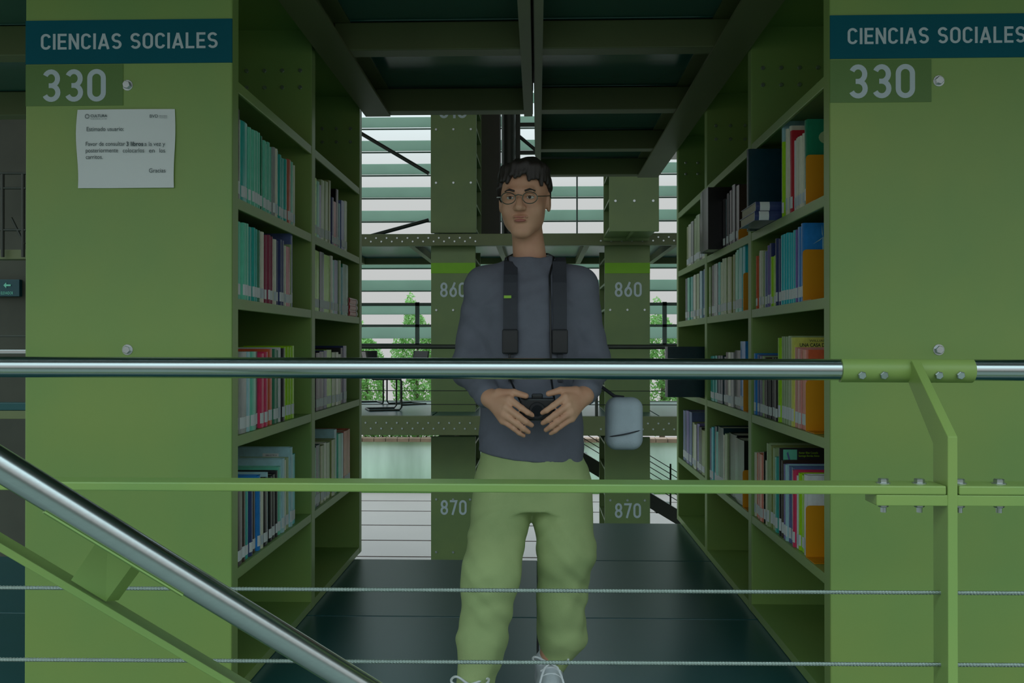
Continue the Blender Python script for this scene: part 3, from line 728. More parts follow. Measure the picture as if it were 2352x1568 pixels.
# louvred facade
YW = 15.0
win = empty('window_1', (0, YW, 0), kind='structure')
def wz(py): return at(1235, py, YW).z
def slat(p0, p1, x0=-4.6, x1=4.8, tilt=.05):
    z1, z0 = wz(p0), wz(p1)
    V = [(x0, YW-tilt, z0), (x1, YW-tilt, z0), (x1, YW-tilt+.012, z0), (x0, YW-tilt+.012, z0), (x0, YW+tilt, z1), (x1, YW+tilt, z1), (x1, YW+tilt+.012, z1), (x0, YW+tilt+.012, z1)]
    return obj('slat', V, BF, GLASSL, win)
for p0, p1 in ((157, 184), (211, 238), (265, 292), (319, 346), (373, 400), (427, 453), (481, 507), (535, 562), (588, 615), (642, 667), (696, 722), (751, 777)):
    o = slat(p0, p1)
for py in (292, 346, 400, 453, 507, 615, 667): box('glazing_bar', -4.6, 4.8, YW+.06, YW+.075, wz(py)-.012, wz(py)+.012, FRAMEM, win)
for py, h in ((699, 7), (748, 6), (790, 3)): box('frame_rail', -4.6, 4.8, YW-.1, YW-.04, wz(py+h/2), wz(py-h/2), FRAMEM, win)
for px in (770, 960, 1325, 1525, 1640):
    x = at(px, 784, YW).x; w = .035 if px != 1325 else .012
    box('mullion', x-w, x+w, YW-.1, YW-.04, wz(792 if px != 1325 else 560), wz(694 if px != 1325 else 400), FRAMEM, win)
# braces, column, shaft, lattice
def rod(name, p, q, r, m, label, cat, Y=13.2):
    o = tube(name, [at(*p, Y), at(*q, Y)], r, m, None, 10); tag(o, label, cat); return o
rod('brace', (275, -20), (985, 398), .03, DARKST, 'dark sloping brace crossing the upper left window', 'brace')
rod('brace', (825, 549), (985, 505), .03, DARKST, 'dark sloping brace above the left far beam', 'brace')
colm = tube('column', [(fx_(1168, 14.1), 14.1, fz_(536, 12.0)-.02), (fx_(1168, 14.1), 14.1, wz(60))], .115, DARKST, None, 24); tag(colm, 'round dark steel column behind the 810 bookcase', 'column')
sh = box('service_shaft', fx_(1098, 13.9), fx_(1150, 13.9), 13.6, 14.0, fz_(536, 12.0)-.02, wz(60), mat('dark_brown_panel', (64, 58, 50), .5, var=.1), None, .01); tag(sh, 'dark brown service shaft beside the round column', 'shaft')
lat = empty('lattice_mast', tuple(at(1212, 545, 14.3)), 'dark lattice mast beside the round column', 'mast')
for px in (1189, 1237): box('leg', fx_(px-6, 14.3), fx_(px+6, 14.3), 14.25, 14.35, fz_(536, 12.0)-.02, wz(150), DARKST, lat)
for py in (310, 371, 430, 486, 538): box('rung', fx_(1189, 14.3), fx_(1237, 14.3), 14.27, 14.33, wz(py)-.03, wz(py)+.03, DARKST, lat)
for k, (pa, pb) in enumerate((((1189, 430), (1237, 388)), ((1189, 508), (1237, 536)), ((1189, 310), (1237, 350)))):
    tube('diagonal', [at(*pa, 14.3), at(*pb, 14.3)], .03, DARKST, lat, 8)
# far stair with cables at lower right
fs = empty('far_stair', tuple(at(1450, 1100, 13.6)), 'dark far stair with thin cables descending behind the person', 'stair')
def sbar(p, q, h, Y=13.6):
    a, b = at(*p, Y), at(*q, Y); V = [a, b, b+Vector((0, .08, 0)), a+Vector((0, .08, 0))]; V = [v-Vector((0, 0, h)) for v in V]+V
    return fixn(obj('stringer', V, BF, DARKST, fs))
sbar((1300, 1015), (1590, 1190), .24)
for k in range(6):
    a, b = at(1300, 930+13*k, 13.55), at(1590, 1105+13*k, 13.55); tube('cable', [a, b], .007, BLACK, fs, 6)
for px in (1335, 1440, 1540):
    y0 = 1015+(px-1300)*.603; tube('post', [at(px, y0, 13.55), at(px, y0-95, 13.55)], .015, DARKST, fs, 6)
for k in range(6):
    px = 1330+40*k; y0 = 1015+(px-1300)*.603+22; p = at(px, y0, 13.7); box('tread', p.x-.16, p.x+.16, 13.7, 14.5, p.z-.02, p.z+.02, DARKST, fs)
# reading table and cantilever chairs on the far storey
ZF = fz_(956, 11.3)-.01
def cant_chair(x, y, rz, label):
    e = empty('cantilever_chair', (x, y, ZF), label, 'chair', 'reading chairs on the far storey')
    def P(*q): return [Vector((x, y, ZF))+Vector((a*math.cos(rz)-b*math.sin(rz), a*math.sin(rz)+b*math.cos(rz), c)) for a, b, c in q]
    for s_ in (-1, 1):
        tube('frame_tube', P((s_*.22, .22, .012), (s_*.22, -.2, .012), (s_*.22, -.23, .05), (s_*.22, -.23, .42), (s_*.22, -.19, .45), (s_*.22, .18, .45), (s_*.22, .22, .5), (s_*.22, .27, .84)), .013, DARKST, e, 8)
    tube('frame_tube', P((-.22, .22, .012), (.22, .22, .012)), .013, DARKST, e, 8)
    v = P((-.21, -.2, .455), (.21, -.2, .455), (.21, .19, .455), (-.21, .19, .455), (-.21, -.2, .475), (.21, -.2, .475), (.21, .19, .475), (-.21, .19, .475)); fixn(obj('seat', v, BF, BLACK, e))
    v = P((-.21, .215, .56), (.21, .215, .56), (.21, .235, .56), (-.21, .235, .56), (-.21, .265, .84), (.21, .265, .84), (.21, .285, .84), (-.21, .285, .84)); fixn(obj('backrest', v, BF, BLACK, e))
for i, (px, Y, rz) in enumerate(((842, 13.9, .4), (880, 12.5, 1.9), (934, 13.7, -.9))):
    cant_chair(at(px, 880, Y).x, Y, rz, ['leftmost dark cantilever chair on the far storey', 'second dark cantilever chair from the left on the far storey', 'third dark cantilever chair from the left on the far storey', 'dark cantilever chair nearest the front, at left on the far storey'][i])
# garden outside
gw = box('wall_garden', -9, 9, 22.3, 22.6, -2.6, at(900, 1014, 22.3).z, WALLW, None); tag(gw, 'stained white garden wall beyond the far storey', None, None, 'structure')
br = empty('wall_coping', (0, 22.25, -1.3), kind='structure')
zc = at(900, 1014, 22.3).z
BRICK = mat('brown_brick', (150, 116, 100), .8, var=.3, scale=3)
for k in range(60): box('brick', -9+.3*k+.008, -9+.3*k+.292, 22.22, 22.62, zc+.002, zc+.10, BRICK, br)
gs = box('lawn', -9, 9, 21.0, 22.28, -2.55, -2.36, GRASS, None); tag(gs, 'strip of lawn at the foot of the white wall', 'grass', None, 'stuff')
def leafy(name, c, rx, ry, rz, n, sz, label, cat, group, trunk=True):
    e = empty(name, (c[0], c[1], c[2]), label, cat, group)
    rng = np.random.default_rng(int(abs(c[0]*77+c[1]*13))+n); V = []; Fc = []
    base = Vector((c[0], c[1], c[2]))
    for i in range(n):
        d_ = rng.normal(size=3); d_ /= np.linalg.norm(d_); r = rng.uniform(.55, 1)**.6*(1+.18*math.sin(5*d_[0]+3*d_[2]))
        p = Vector((c[0]+d_[0]*rx*r, c[1]+d_[1]*ry*r, c[2]+rz+d_[2]*rz*r)); u = Vector(rng.normal(size=3)).normalized(); w = u.orthogonal().normalized(); s_ = sz*rng.uniform(.6, 1.3)
        b0 = len(V); V += [p-u*s_, p+w*s_*.4, p+u*s_, p-w*s_*.4]; Fc.append((b0, b0+1, b0+2, b0+3))
    f = obj('foliage', V, Fc, LEAF, e); f['kind'] = 'stuff'
    tube('stem', [base-Vector((0, 0, .6 if trunk else .05)), base+Vector((.05, 0, rz*1.3))], [.09 if trunk else .03, .03 if trunk else .01], BARK, e, 7)
for i, (px, Y, zb, rx, rz, n) in enumerate(((840, 25, -1.2, .62, 1.4, 4000), (955, 24, -1.2, .62, 1.75, 4500), (1070, 26, -1.2, .66, 1.6, 3000), (1310, 25, -1.2, .7, 1.5, 3500), (1520, 24, -1.2, .62, 1.7, 4500), (1640, 26, -1.2, .7, 1.9, 3500))):
    leafy('garden_tree', (at(px, 784, Y).x, Y, zb), rx, rx*.8, rz, n, .062, ['bushy garden tree at far left behind the louvres', 'bushy garden tree left of the 860 bookcase, behind the louvres', 'bushy garden tree hidden mostly by the left 860 bookcase', 'bushy garden tree behind the person and louvres', 'bushy garden tree behind the right 860 bookcase', 'bushy garden tree at the far right behind the louvres'][i], 'tree', 'garden trees behind the louvres')
for i in range(9):
    x = at(838+20*i, 784, 22.5).x
    leafy('wall_shrub', (x, 22.5, zc+.1), .26, .15, .13, 130, .05, ('%s shrub from the left on the white garden wall' % ORD[i]), 'shrub', 'shrubs along the garden wall', False)
# view past the left bookcase: concrete wall, sign, beams, railing
wl = box('wall_left', -12, -4.5, 10.4, 10.7, -2.6, 7, CONC, None); tag(wl, kind='structure')
sg = box('direction_sign', at(-30, 660, 10.3).x, at(40, 660, 10.3).x, 10.34, 10.4, at(20, 680, 10.3).z, at(20, 641, 10.3).z, mat('dark_teal_sign', (6, 70, 78), .5, var=.05), None, .004); tag(sg, 'small dark teal direction sign with pale arrow on the concrete wall', 'sign')
c = at(16, 655, 10.34); V = [(c.x-.04, c.z), (c.x-.005, c.z+.035), (c.x-.005, c.z+.01), (c.x+.05, c.z+.01), (c.x+.05, c.z-.01), (c.x-.005, c.z-.01), (c.x-.005, c.z-.035)]
prism('arrow', V, 1, 10.333, 10.34, bmat('sea green'), sg)
p = at(2, 676, 10.335); print_text('lettering', 'ELEVADOR', face_cam(p.x, 10.335, p.z), sg, bmat('sea green'), .05, width=at(30, 676, 10.335).x-p.x)
lf = empty('side_gallery', (at(20, 600, 9.6).x, 9.6, -1), 'dim green steel gallery framing in front of the concrete wall', 'gallery')
def hb(p0, p1, Y, m=BEAMM, dep=.15): return box('beam', at(-60, 784, Y).x, at(54, 784, Y).x+.3, Y, Y+dep, at(20, p1, Y).z, at(20, p0, Y).z, m, lf, .005)
hb(573, 595, 9.6); hb(770, 774, 9.6, DARKST, .03); hb(803, 812, 9.5, STEEL, .04); hb(925, 942, 9.4, FLOORM); hb(943, 962, 9.4, BEAMM)
for px in (6, 53): tube('post', [at(px, 590, 9.55), at(px, 400, 9.55)], .02, DARKST, lf, 8)
for py in (398, 432, 528): tube('rail', [at(-60, py, 9.55), at(70, py, 9.55)], .014, DARKST, lf, 8)
tube('rail', [at(26, 500, 9.55), at(56, 560, 9.55)], .014, DARKST, lf, 8)
tube('pipe', [at(-80, 115, 7.0), at(90, 240, 7.0)], .045, GREEN_SHADED, lf, 12)

# ================================================================== PERSON
class Vol:
    def __init__(s, lo, hi, h):
        s.lo = np.array(lo, float); s.h = h; s.n = np.ceil((np.array(hi)-s.lo)/h).astype(int)+1
        s.F = np.full(tuple(s.n), .05, np.float32)
    def sub(s, lo, hi, pad):
        a = np.clip(np.floor((np.array(lo)-pad-s.lo)/s.h).astype(int), 0, s.n-1); b = np.clip(np.ceil((np.array(hi)+pad-s.lo)/s.h).astype(int)+1, 1, s.n)
        ax = [np.float32(s.lo[i]+s.h*np.arange(a[i], b[i])) for i in range(3)]
        X, Y, Z = np.meshgrid(*ax, indexing='ij'); return tuple(slice(a[i], b[i]) for i in range(3)), X, Y, Z
    def add(s, fn, lo, hi, k=.02, pad=None):
        sl, X, Y, Z = s.sub(lo, hi, (.05 if pad is None else pad))
        d = fn(X, Y, Z); A = s.F[sl]
        hh = np.clip(.5+.5*(A-d)/k, 0, 1); s.F[sl] = A+(d-A)*hh-k*hh*(1-hh)
    def cut(s, fn, lo, hi, k=.01):
        sl, X, Y, Z = s.sub(lo, hi, .03); d = -fn(X, Y, Z); A = s.F[sl]
        hh = np.clip(.5-.5*(A-d)/k, 0, 1); s.F[sl] = A+(d-A)*hh+k*hh*(1-hh)
    def mesh(s):
        Fv = s.F; ins = Fv < 0; n = s.n
        c = lambda i, j, k: (slice(i, n[0]-1+i), slice(j, n[1]-1+j), slice(k, n[2]-1+k))
        cnt = np.zeros(tuple(n-1), np.int8)
        for i in (0, 1):
            for j in (0, 1):
                for k in (0, 1): cnt += ins[c(i, j, k)]
        I = np.nonzero((cnt > 0) & (cnt < 8)); idx = np.full(tuple(n-1), -1, np.int32); idx[I] = np.arange(len(I[0]))
        P = np.zeros((len(I[0]), 3)); C = np.zeros(len(I[0]))
        cor = [(i, j, k) for i in (0, 1) for j in (0, 1) for k in (0, 1)]
        val = {q: Fv[I[0]+q[0], I[1]+q[1], I[2]+q[2]] for q in cor}
        for a in cor:
            for ax in range(3):
                if a[ax] == 0:
                    b = list(a); b[ax] = 1; b = tuple(b); va, vb = val[a], val[b]; m = (va < 0) != (vb < 0)
                    t = np.where(m, va/np.where(m, va-vb, 1), 0)
                    for q in range(3): P[:, q] += np.where(m, a[q]+t*(b[q]-a[q]), 0)
                    C += m
        P = P/C[:, None]+np.stack(I, 1); P = s.lo+P*s.h
        faces = []
        for ax in range(3):
            o1, o2 = [(1, 2), (2, 0), (0, 1)][ax]
            sl0 = [slice(None)]*3; sl1 = [slice(None)]*3; sl0[ax] = slice(0, -1); sl1[ax] = slice(1, None)
            A, B = ins[tuple(sl0)], ins[tuple(sl1)]; E = np.stack(np.nonzero(A != B), 1)
            ok = (E[:, o1] > 0) & (E[:, o2] > 0) & (E[:, o1] < n[o1]-1) & (E[:, o2] < n[o2]-1); E = E[ok]
            fl = A[tuple(E.T)]
            def at_(d1, d2):
                Q = E.copy(); Q[:, o1] += d1; Q[:, o2] += d2; return idx[tuple(Q.T)]
            q = np.stack([at_(-1, -1), at_(0, -1), at_(0, 0), at_(-1, 0)], 1)
            q[~fl] = q[~fl][:, ::-1]; faces.append(q)
        return P, np.concatenate(faces)
    def obj(s, name, m, parent=None, smooth_it=1):
        P, Fq = s.mesh(); off = np.array(parent_loc(parent)) if parent is not None else np.zeros(3)
        me = bpy.data.meshes.new(name); me.vertices.add(len(P)); me.vertices.foreach_set('co', (P-off).ravel())
        me.loops.add(Fq.size); me.loops.foreach_set('vertex_index', Fq.ravel().astype(np.int32)); me.polygons.add(len(Fq))
        me.polygons.foreach_set('loop_start', np.arange(0, Fq.size, 4, dtype=np.int32)); me.polygons.foreach_set('loop_total', np.full(len(Fq), 4, np.int32))
        me.update(calc_edges=True); me.validate(); me.materials.append(m); me.polygons.foreach_set('use_smooth', [True]*len(me.polygons))
        return link(bpy.data.objects.new(name, me), parent)
def cap(a, b, ra, rb):
    a = np.array(a, np.float32); d = np.array(b, np.float32)-a; L = float(d@d)
    def f(X, Y, Z):
        x, y, z = X-a[0], Y-a[1], Z-a[2]; h = np.clip((x*d[0]+y*d[1]+z*d[2])/L, 0, 1)
        return np.sqrt((x-h*d[0])**2+(y-h*d[1])**2+(z-h*d[2])**2)-(ra+(rb-ra)*h)
    lo = np.minimum(a-ra, a+d-rb); hi = np.maximum(a+ra, a+d+rb); return f, lo, hi
def ell(c, r, M=None):
    c = np.array(c, np.float32)
    def f(X, Y, Z):
        x, y, z = X-c[0], Y-c[1], Z-c[2]
        if M is not None:
            m = np.array(M.transposed()); x, y, z = m[0, 0]*x+m[0, 1]*y+m[0, 2]*z, m[1, 0]*x+m[1, 1]*y+m[1, 2]*z, m[2, 0]*x+m[2, 1]*y+m[2, 2]*z
        k0 = np.sqrt((x/r[0])**2+(y/r[1])**2+(z/r[2])**2); k1 = np.sqrt((x/r[0]**2)**2+(y/r[1]**2)**2+(z/r[2]**2)**2)
        return k0*(k0-1)/np.maximum(k1, 1e-6)
    R_ = max(r) if M is not None else np.array(r); return f, c-R_, c+R_
def loft(rings):
    """rings: (z, cx, rx, cy, ry) bottom to top"""
    R_ = np.array(rings, np.float32)
    def f(X, Y, Z):
        g = [np.interp(Z, R_[:, 0], R_[:, i]) for i in range(1, 5)]
        e = np.sqrt(((X-g[0])/g[1])**2+((Y-g[2])/g[3])**2)
        d = (e-1)*np.minimum(g[1], g[3]); return np.maximum(d, np.maximum(R_[0, 0]-Z, Z-R_[-1, 0])).astype(np.float32)
    lo = np.array([(R_[:, 1]-R_[:, 2]).min(), (R_[:, 3]-R_[:, 4]).min(), R_[0, 0]]); hi = np.array([(R_[:, 1]+R_[:, 2]).max(), (R_[:, 3]+R_[:, 4]).max(), R_[-1, 0]]); return f, lo, hi
SKIN = mat('skin', (206, 158, 128), .5, rgb2=(196, 142, 114), scale=14, bump=.05, bscale=300)
SHIRT = mat('charcoal_shirt', (104, 106, 118), .85, var=.08, scale=30, bump=.35, bscale=400)
PANTS = mat('khaki_green_cotton', (164, 180, 122), .8, rgb2=(152, 170, 114), scale=8, bump=.3, bscale=350)
HAIR = mat('dark_hair', (44, 36, 32), .5, var=.3, scale=60, bump=.8, bscale=120, stretch=(1, 1, .2))
BY = 2.72
HC = Vector((-.042, BY-.018, 1.546)); HR = Euler((math.radians(7), 0, math.radians(-8)), 'XYZ').to_matrix()
HS = .97
def hp(x, y, z): return HC+HR @ (Vector((x, y, z))*HS)
def hell(v, c, r, k=.02, cut=False): (v.cut if cut else v.add)(*ell(hp(*c), tuple(q*HS for q in r), HR), k)
def hcap(v, a, b, ra, rb, k=.012): v.add(*cap(hp(*a), hp(*b), ra*HS, rb*HS), k)
# joints
SHL, SHR = at(1112, 655, BY), at(1328, 655, BY)
ELL_, ELR = at(1076, 845, BY+.02), at(1362, 838, BY+.02)
CAMY = 2.475
def mir(px): return 2468-px
WL, WR = at(1126, 914, 2.535), at(mir(1126), 908, 2.535)
sk = Vol((-.31, 2.34, .03), (.27, 2.95, 1.69), .0036)
hell(sk, (0, .012, .035), (.078, .094, .088)); hell(sk, (0, -.018, -.044), (.067, .066, .070), .03); hell(sk, (0, -.066, -.098), (.030, .022, .020), .028)
for sx_ in (-1, 1): hell(sk, (sx_*.036, -.052, -.026), (.026, .026, .026), .025)
hcap(sk, (-.034, -.078, .028), (.034, -.078, .028), .010, .010, .015)
for sx_ in (-1, 1): hell(sk, (sx_*.031, -.094, .010), (.017, .014, .010), .012, True)
hcap(sk, (0, -.084, .014), (0, -.106, -.022), .008, .0125, .010)
for sx_ in (-1, 1): hell(sk, (sx_*.012, -.094, -.025), (.009, .010, .008), .008)
hell(sk, (0, -.086, -.051), (.024, .010, .0052), .006); hell(sk, (0, -.084, -.063), (.020, .011, .0065), .006)
hell(sk, (0, -.098, -.0568), (.021, .007, .0014), .004, True)
for sx_ in (-1, 1):
    hell(sk, (sx_*.077, .014, -.004), (.009, .020, .032), .006); hell(sk, (sx_*.086, .012, -.002), (.006, .011, .020), .006, True)
NB = Vector((-.022, BY+.015, 1.345))
sk.add(*cap(hp(0, .026, -.05), NB+Vector((0, .008, 0)), .046, .054), .018)
TR = [(.60, -.02, .12, BY, .09), (.80, -.02, .135, BY, .095), (1.0, -.02, .13, BY, .09), (1.2, -.02, .145, BY, .095), (1.30, -.02, .12, BY, .075), (1.345, -.02, .06, BY, .055)]
sk.add(*loft(TR), .04)
for S_, E_, W_ in ((SHL, ELL_, WL), (SHR, ELR, WR)):
    sk.add(*cap(S_, E_, .045, .038), .03); sk.add(*cap(E_, W_, .038, .027), .02)
HIPL, KNL, ANL = at(1158, 1120, BY), at(1128, 1322, 2.60), at(1088, 1600, 2.56)
HIPR, KNR, ANR = at(1290, 1115, BY), at(1300, 1262, BY-.05), at(1262, 1545, 2.735)
for H_, K_, A_ in ((HIPL, KNL, ANL), (HIPR, KNR, ANR)):
    sk.add(*cap(H_, K_, .07, .052), .03); sk.add(*cap(K_, A_, .05, .036), .02)
def hand(v, mx, dy):
    g = (lambda px: px) if mx == 0 else mir
    Wp = WL if mx == 0 else WR
    def q(px, py, Y): return at(g(px), py+dy, Y)
    kn = [q(1170, 916, 2.468), q(1162, 934, 2.462), q(1157, 951, 2.464), q(1155, 966, 2.472)]
    pip = [q(1198, 937, 2.445), q(1193, 957, 2.440), q(1188, 973, 2.443), q(1181, 984, 2.452)]
    dip = [q(1212, 947, 2.447), q(1208, 968, 2.443), q(1202, 984, 2.446), q(1193, 994, 2.455)]
    tip = [q(1224, 953, 2.456), q(1221, 976, 2.454), q(1214, 992, 2.456), q(1203, 1000, 2.462)]
    for i in range(4):
        v.add(*cap(Wp, kn[i], .019, .0115), .014)
        r = (.0088, .0092, .0088, .0078)[i]
        v.add(*cap(kn[i], pip[i], r*1.15, r), .004); v.add(*cap(pip[i], dip[i], r, r*.93), .003); v.add(*cap(dip[i], tip[i], r*.93, r*.8), .003)
    tb, tm, tt = q(1146, 904, 2.505), q(1180, 901, 2.475), q(1208, 909, 2.462)
    v.add(*cap(Wp, tb, .02, .015), .01); v.add(*cap(tb, tm, .015, .0105), .006); v.add(*cap(tm, tt, .0105, .0085), .003)
    return tip
hand(sk, 0, 0); hand(sk, 1, -5)
person = sk.obj('person', SKIN); tag(person, 'person in charcoal shirt and khaki trousers holding a small camera in the aisle', 'person')
# lips, eyes, brows
LIP = mat('lip_skin', (176, 108, 96), .45, var=.05)
def small_ell(name, c, r, m, parent, n=14):
    V = []; Fc = []
    for i in range(n+1):
        for k in range(n):
            a, t = math.pi*i/n, 2*math.pi*k/n; V.append(hp(c[0]+r[0]*math.sin(a)*math.cos(t), c[1]+r[1]*math.sin(a)*math.sin(t), c[2]+r[2]*math.cos(a)))
    for i in range(n):
        for k in range(n): Fc.append((i*n+k, i*n+(k+1) % n, (i+1)*n+(k+1) % n, (i+1)*n+k))
    return fixn(obj(name, V, Fc, m, parent, True))
EYEW = mat('eye_white', (214, 212, 206), .3, var=.03); IRIS = mat('dark_iris', (40, 28, 22), .2, var=.1)
for s_ in (-1, 1):
    e = small_ell('eye', (s_*.031, -.0745, .0095), (.0125, .0115, .0068), EYEW, person); small_ell('iris', (s_*.031, -.0846, .0092), (.0050, .0022, .0050), IRIS, e, 10)
    tube('eyelid', [hp(s_*.0175, -.0845, .0130), hp(s_*.024, -.0885, .0158), hp(s_*.032, -.0895, .0166), hp(s_*.040, -.0865, .0152), hp(s_*.0455, -.081, .0122)], [.002, .0034, .0038, .0034, .002], SKIN, person, 8)
    tube('eyebrow', [hp(s_*.016, -.0895, .028), hp(s_*.032, -.0885, .033), hp(s_*.048, -.078, .028)], [.003, .0036, .0018], HAIR, person, 8)
for z_, r_ in ((-.0515, (.021, .0085, .0042)), (-.0625, (.0185, .0095, .0055))): small_ell('lip', (0, -.0875, z_), r_, LIP, person, 12)
# hair
hv = Vol(HC-Vector((.13, .13, .16)), HC+Vector((.13, .15, .16)), .004)
def hairfn(X, Y, Z):
    d, _, _ = ell(hp(0, .022, .042), (.088*HS, .104*HS, .092*HS), HR); f = d(X, Y, Z)
    x, y, z = X-HC.x, Y-HC.y, Z-HC.z
    w = .006*np.sin(70*x+45*z)*np.sin(60*y+18*z)+.003*np.sin(190*x+80*z+40*y)
    line = -(z+.98*y-.008+.012*np.sin(60*x))
    return np.maximum(f+w, line*.7).astype(np.float32)
hv.add(hairfn, HC-Vector((.12, .12, .15)), HC+Vector((.12, .14, .15)), .004)
for i in range(17):        # swept locks from the parting to the hairline
    an = math.radians(-82+164*i/16); jz = .010*math.sin(i*2.3)
    a0 = (.022+.012*math.sin(an), .0, .120); m0 = (.066*math.sin(an)+.006, -.066*math.cos(an), .108-.012*abs(math.sin(an))+jz*.5); e0 = (.082*math.sin(an), -.090*math.cos(an)+.006, .080-.030*abs(math.sin(an))+jz)
    hcap(hv, a0, m0, .016, .015, .006); hcap(hv, m0, e0, .015, .006, .005)
hair = hv.obj('hair', HAIR, person)
# shirt
def wr(fn, amp, fx=1.0):
    f, lo, hi = fn
    def g(X, Y, Z):
        return f(X, Y, Z)+np.float32(amp)*(np.sin(38*Z*fx+16*X+4*np.sin(21*X+9*Z))+.7*np.sin(61*Z-45*X+3*np.sin(17*Z+30*Y)))
    return g, lo, hi
SR = [(.66, -.022, .160, BY, .128), (.80, -.022, .164, BY, .125), (.95, -.022, .158, BY, .118), (1.10, -.020, .158, BY, .116), (1.22, -.020, .160, BY, .114), (1.29, -.020, .142, BY+.005, .098), (1.33, -.020, .105, BY+.01, .082), (1.362, -.022, .070, BY+.012, .070), (1.375, -.022, .064, BY+.012, .065)]
sh_ = Vol((-.33, 2.40, .64), (.29, 2.95, 1.42), .0048)
sh_.add(*wr(loft(SR), .0016), .02)
for S_ in (SHL, SHR): sh_.add(*cap(NB+Vector((0, .005, -.02)), S_+Vector((0, 0, .004)), .058, .052), .03)
for S_, E_, W_ in ((SHL, ELL_, WL), (SHR, ELR, WR)):
    S2 = S_+Vector((.0, 0, -.012)); We = E_.lerp(W_, .86)
    sh_.add(*wr(cap(S2, E_, .060, .054), .0017, 1.3), .035); sh_.add(*wr(cap(E_, We, .054, .041), .0018, 1.6), .025)
    We2 = E_.lerp(W_, .90); sh_.add(*cap(We, We2, .037, .036), .006)
def hem(X, Y, Z): return Z-(.752-.11*(X+.02)+.003*np.sin(22*X+12*Y))
sh_.cut(hem, (-.33, 2.4, .62), (.29, 2.95, .77), .006)
sh_.cut(ell((NB.x, NB.y-.012, 1.395), (.066, .068, .042))[0], (-.13, 2.6, 1.33), (.09, 2.85, 1.46), .008)
shirt = sh_.obj('shirt', SHIRT, person)
# collar ring
def ring3(c, rx, ry, tilt, n=36): return [Vector((c[0]+rx*math.cos(2*math.pi*k/n), c[1]+ry*math.sin(2*math.pi*k/n), c[2]+tilt*math.sin(2*math.pi*k/n))) for k in range(n+1)]
cl = tube('collar', ring3((NB.x, NB.y-.002, 1.366), .066, .064, .014), .0075, SHIRT, person, 10)
# trousers
pv = Vol((-.33, 2.38, .02), (.29, 2.95, .88), .0052)
pv.add(*loft([(.60, -.02, .165, BY, .125), (.72, -.02, .164, BY, .125), (.80, -.02, .152, BY, .118), (.86, -.02, .148, BY, .114)]), .02)
for H_, K_, A_, r in ((HIPL, KNL, ANL, (.094, .083, .072, .066)), (HIPR, KNR, ANR, (.094, .088, .078, .040))):
    M_ = K_.lerp(A_, .55)
    if A_ is ANR:
        M_ = at(1286, 1440, BY); pv.add(*wr(cap(H_, K_, r[0], r[1]), .0018), .03); pv.add(*wr(cap(K_, M_, r[1]-.006, r[2]-.004), .0026, 1.3), .03)
        pv.add(*wr(cap(at(1296, 1462, BY), at(1272, 1510, 2.73), .068, .046), .0035, 1.8), .03)
        pv.add(*cap(at(1267, 1522, 2.732), at(1262, 1542, 2.735), .043, .041), .008)
    else:
        pv.add(*wr(cap(H_, K_, r[0], r[1]), .0016), .03); pv.add(*wr(cap(K_, M_, r[1], r[2]), .0022, 1.3), .03); pv.add(*wr(cap(M_, K_.lerp(A_, .93), r[2], .052), .003, 1.6), .02)
        pv.add(*cap(K_.lerp(A_, .93), A_, .042, .040), .008)
pants = pv.obj('trousers', PANTS, person)
# shoes
SHOE = mat('pale_grey_shoe', (196, 200, 206), .6, var=.06, scale=20, bump=.3, bscale=300); SOLE = mat('white_rubber', (222, 224, 224), .5, var=.04); LACE = mat('white_lace', (226, 226, 230), .8, var=.04)
def shoe(ax, ay, rz, label):
    e = Vol((ax-.12, ay-.26, 0.004), (ax+.12, ay+.14, .16), .0045)
    M_ = Matrix.Rotation(rz, 3, 'Z')
    def q(x, y, z): return Vector((ax, ay, 0))+M_ @ Vector((x, y, z))
    e.add(*cap(q(0, .045, .04), q(0, -.06, .042), .040, .044), .02); e.add(*cap(q(0, -.05, .04), q(.004, -.165, .032), .044, .036), .02)
    e.add(*cap(q(0, .035, .06), q(0, .01, .105), .042, .047), .02); e.add(*cap(q(0, -.02, .085), q(0, -.09, .058), .034, .034), .02)
    e.cut(lambda X, Y, Z: Z-.014, (ax-.12, ay-.26, 0), (ax+.12, ay+.14, .02), .003)
    sh0 = e.obj('shoe', SHOE, person); tag(sh0, label)
    # sole outline
    out = []
    for k in range(28):
        t = 2*math.pi*k/28; y = -.065+.145*math.sin(t); w = .044+.006*math.cos((y+.15)*18); out.append(q(w*math.cos(t)*(1-.15*max(0, math.sin(t))), y, 0))
    V = [Vector((p.x, p.y, .001)) for p in out]+[Vector((p.x, p.y, .024)) for p in out]; n = 28
    fixn(obj('sole', V, [tuple(range(n)), tuple(range(n, 2*n))]+[(k, (k+1) % n, n+(k+1) % n, n+k) for k in range(n)], SOLE, sh0))
    for k in range(4):
        y = -.045-.022*k; z = .113-.012*k; tube('lace', [q(-.03, y, z-.014), q(-.012, y-.004, z-.001), q(.012, y-.004, z-.001), q(.03, y, z-.014)], .0035, LACE, sh0, 6)
    for s_ in (-1, 1):
        lp = [q(s_*(.004+.05*math.sin(math.pi*t)**.8*(1 if True else 0)), -.05-.026*math.sin(2*math.pi*t), .126+.012*math.sin(math.pi*t)) for t in [i/16 for i in range(17)]]
        tube('lace', lp, .0036, LACE, sh0, 6)
        tube('lace', [q(s_*.004, -.052, .124), q(s_*.02, -.08, .122), q(s_*.03, -.1, .104), q(s_*.036, -.11, .085)], .0032, LACE, sh0, 6)
shoe(ANR.x, ANR.y-.01, .05, 'pale grey sneaker with white laces'); shoe(ANL.x, ANL.y-.01, -.12, 'pale grey sneaker set forward')
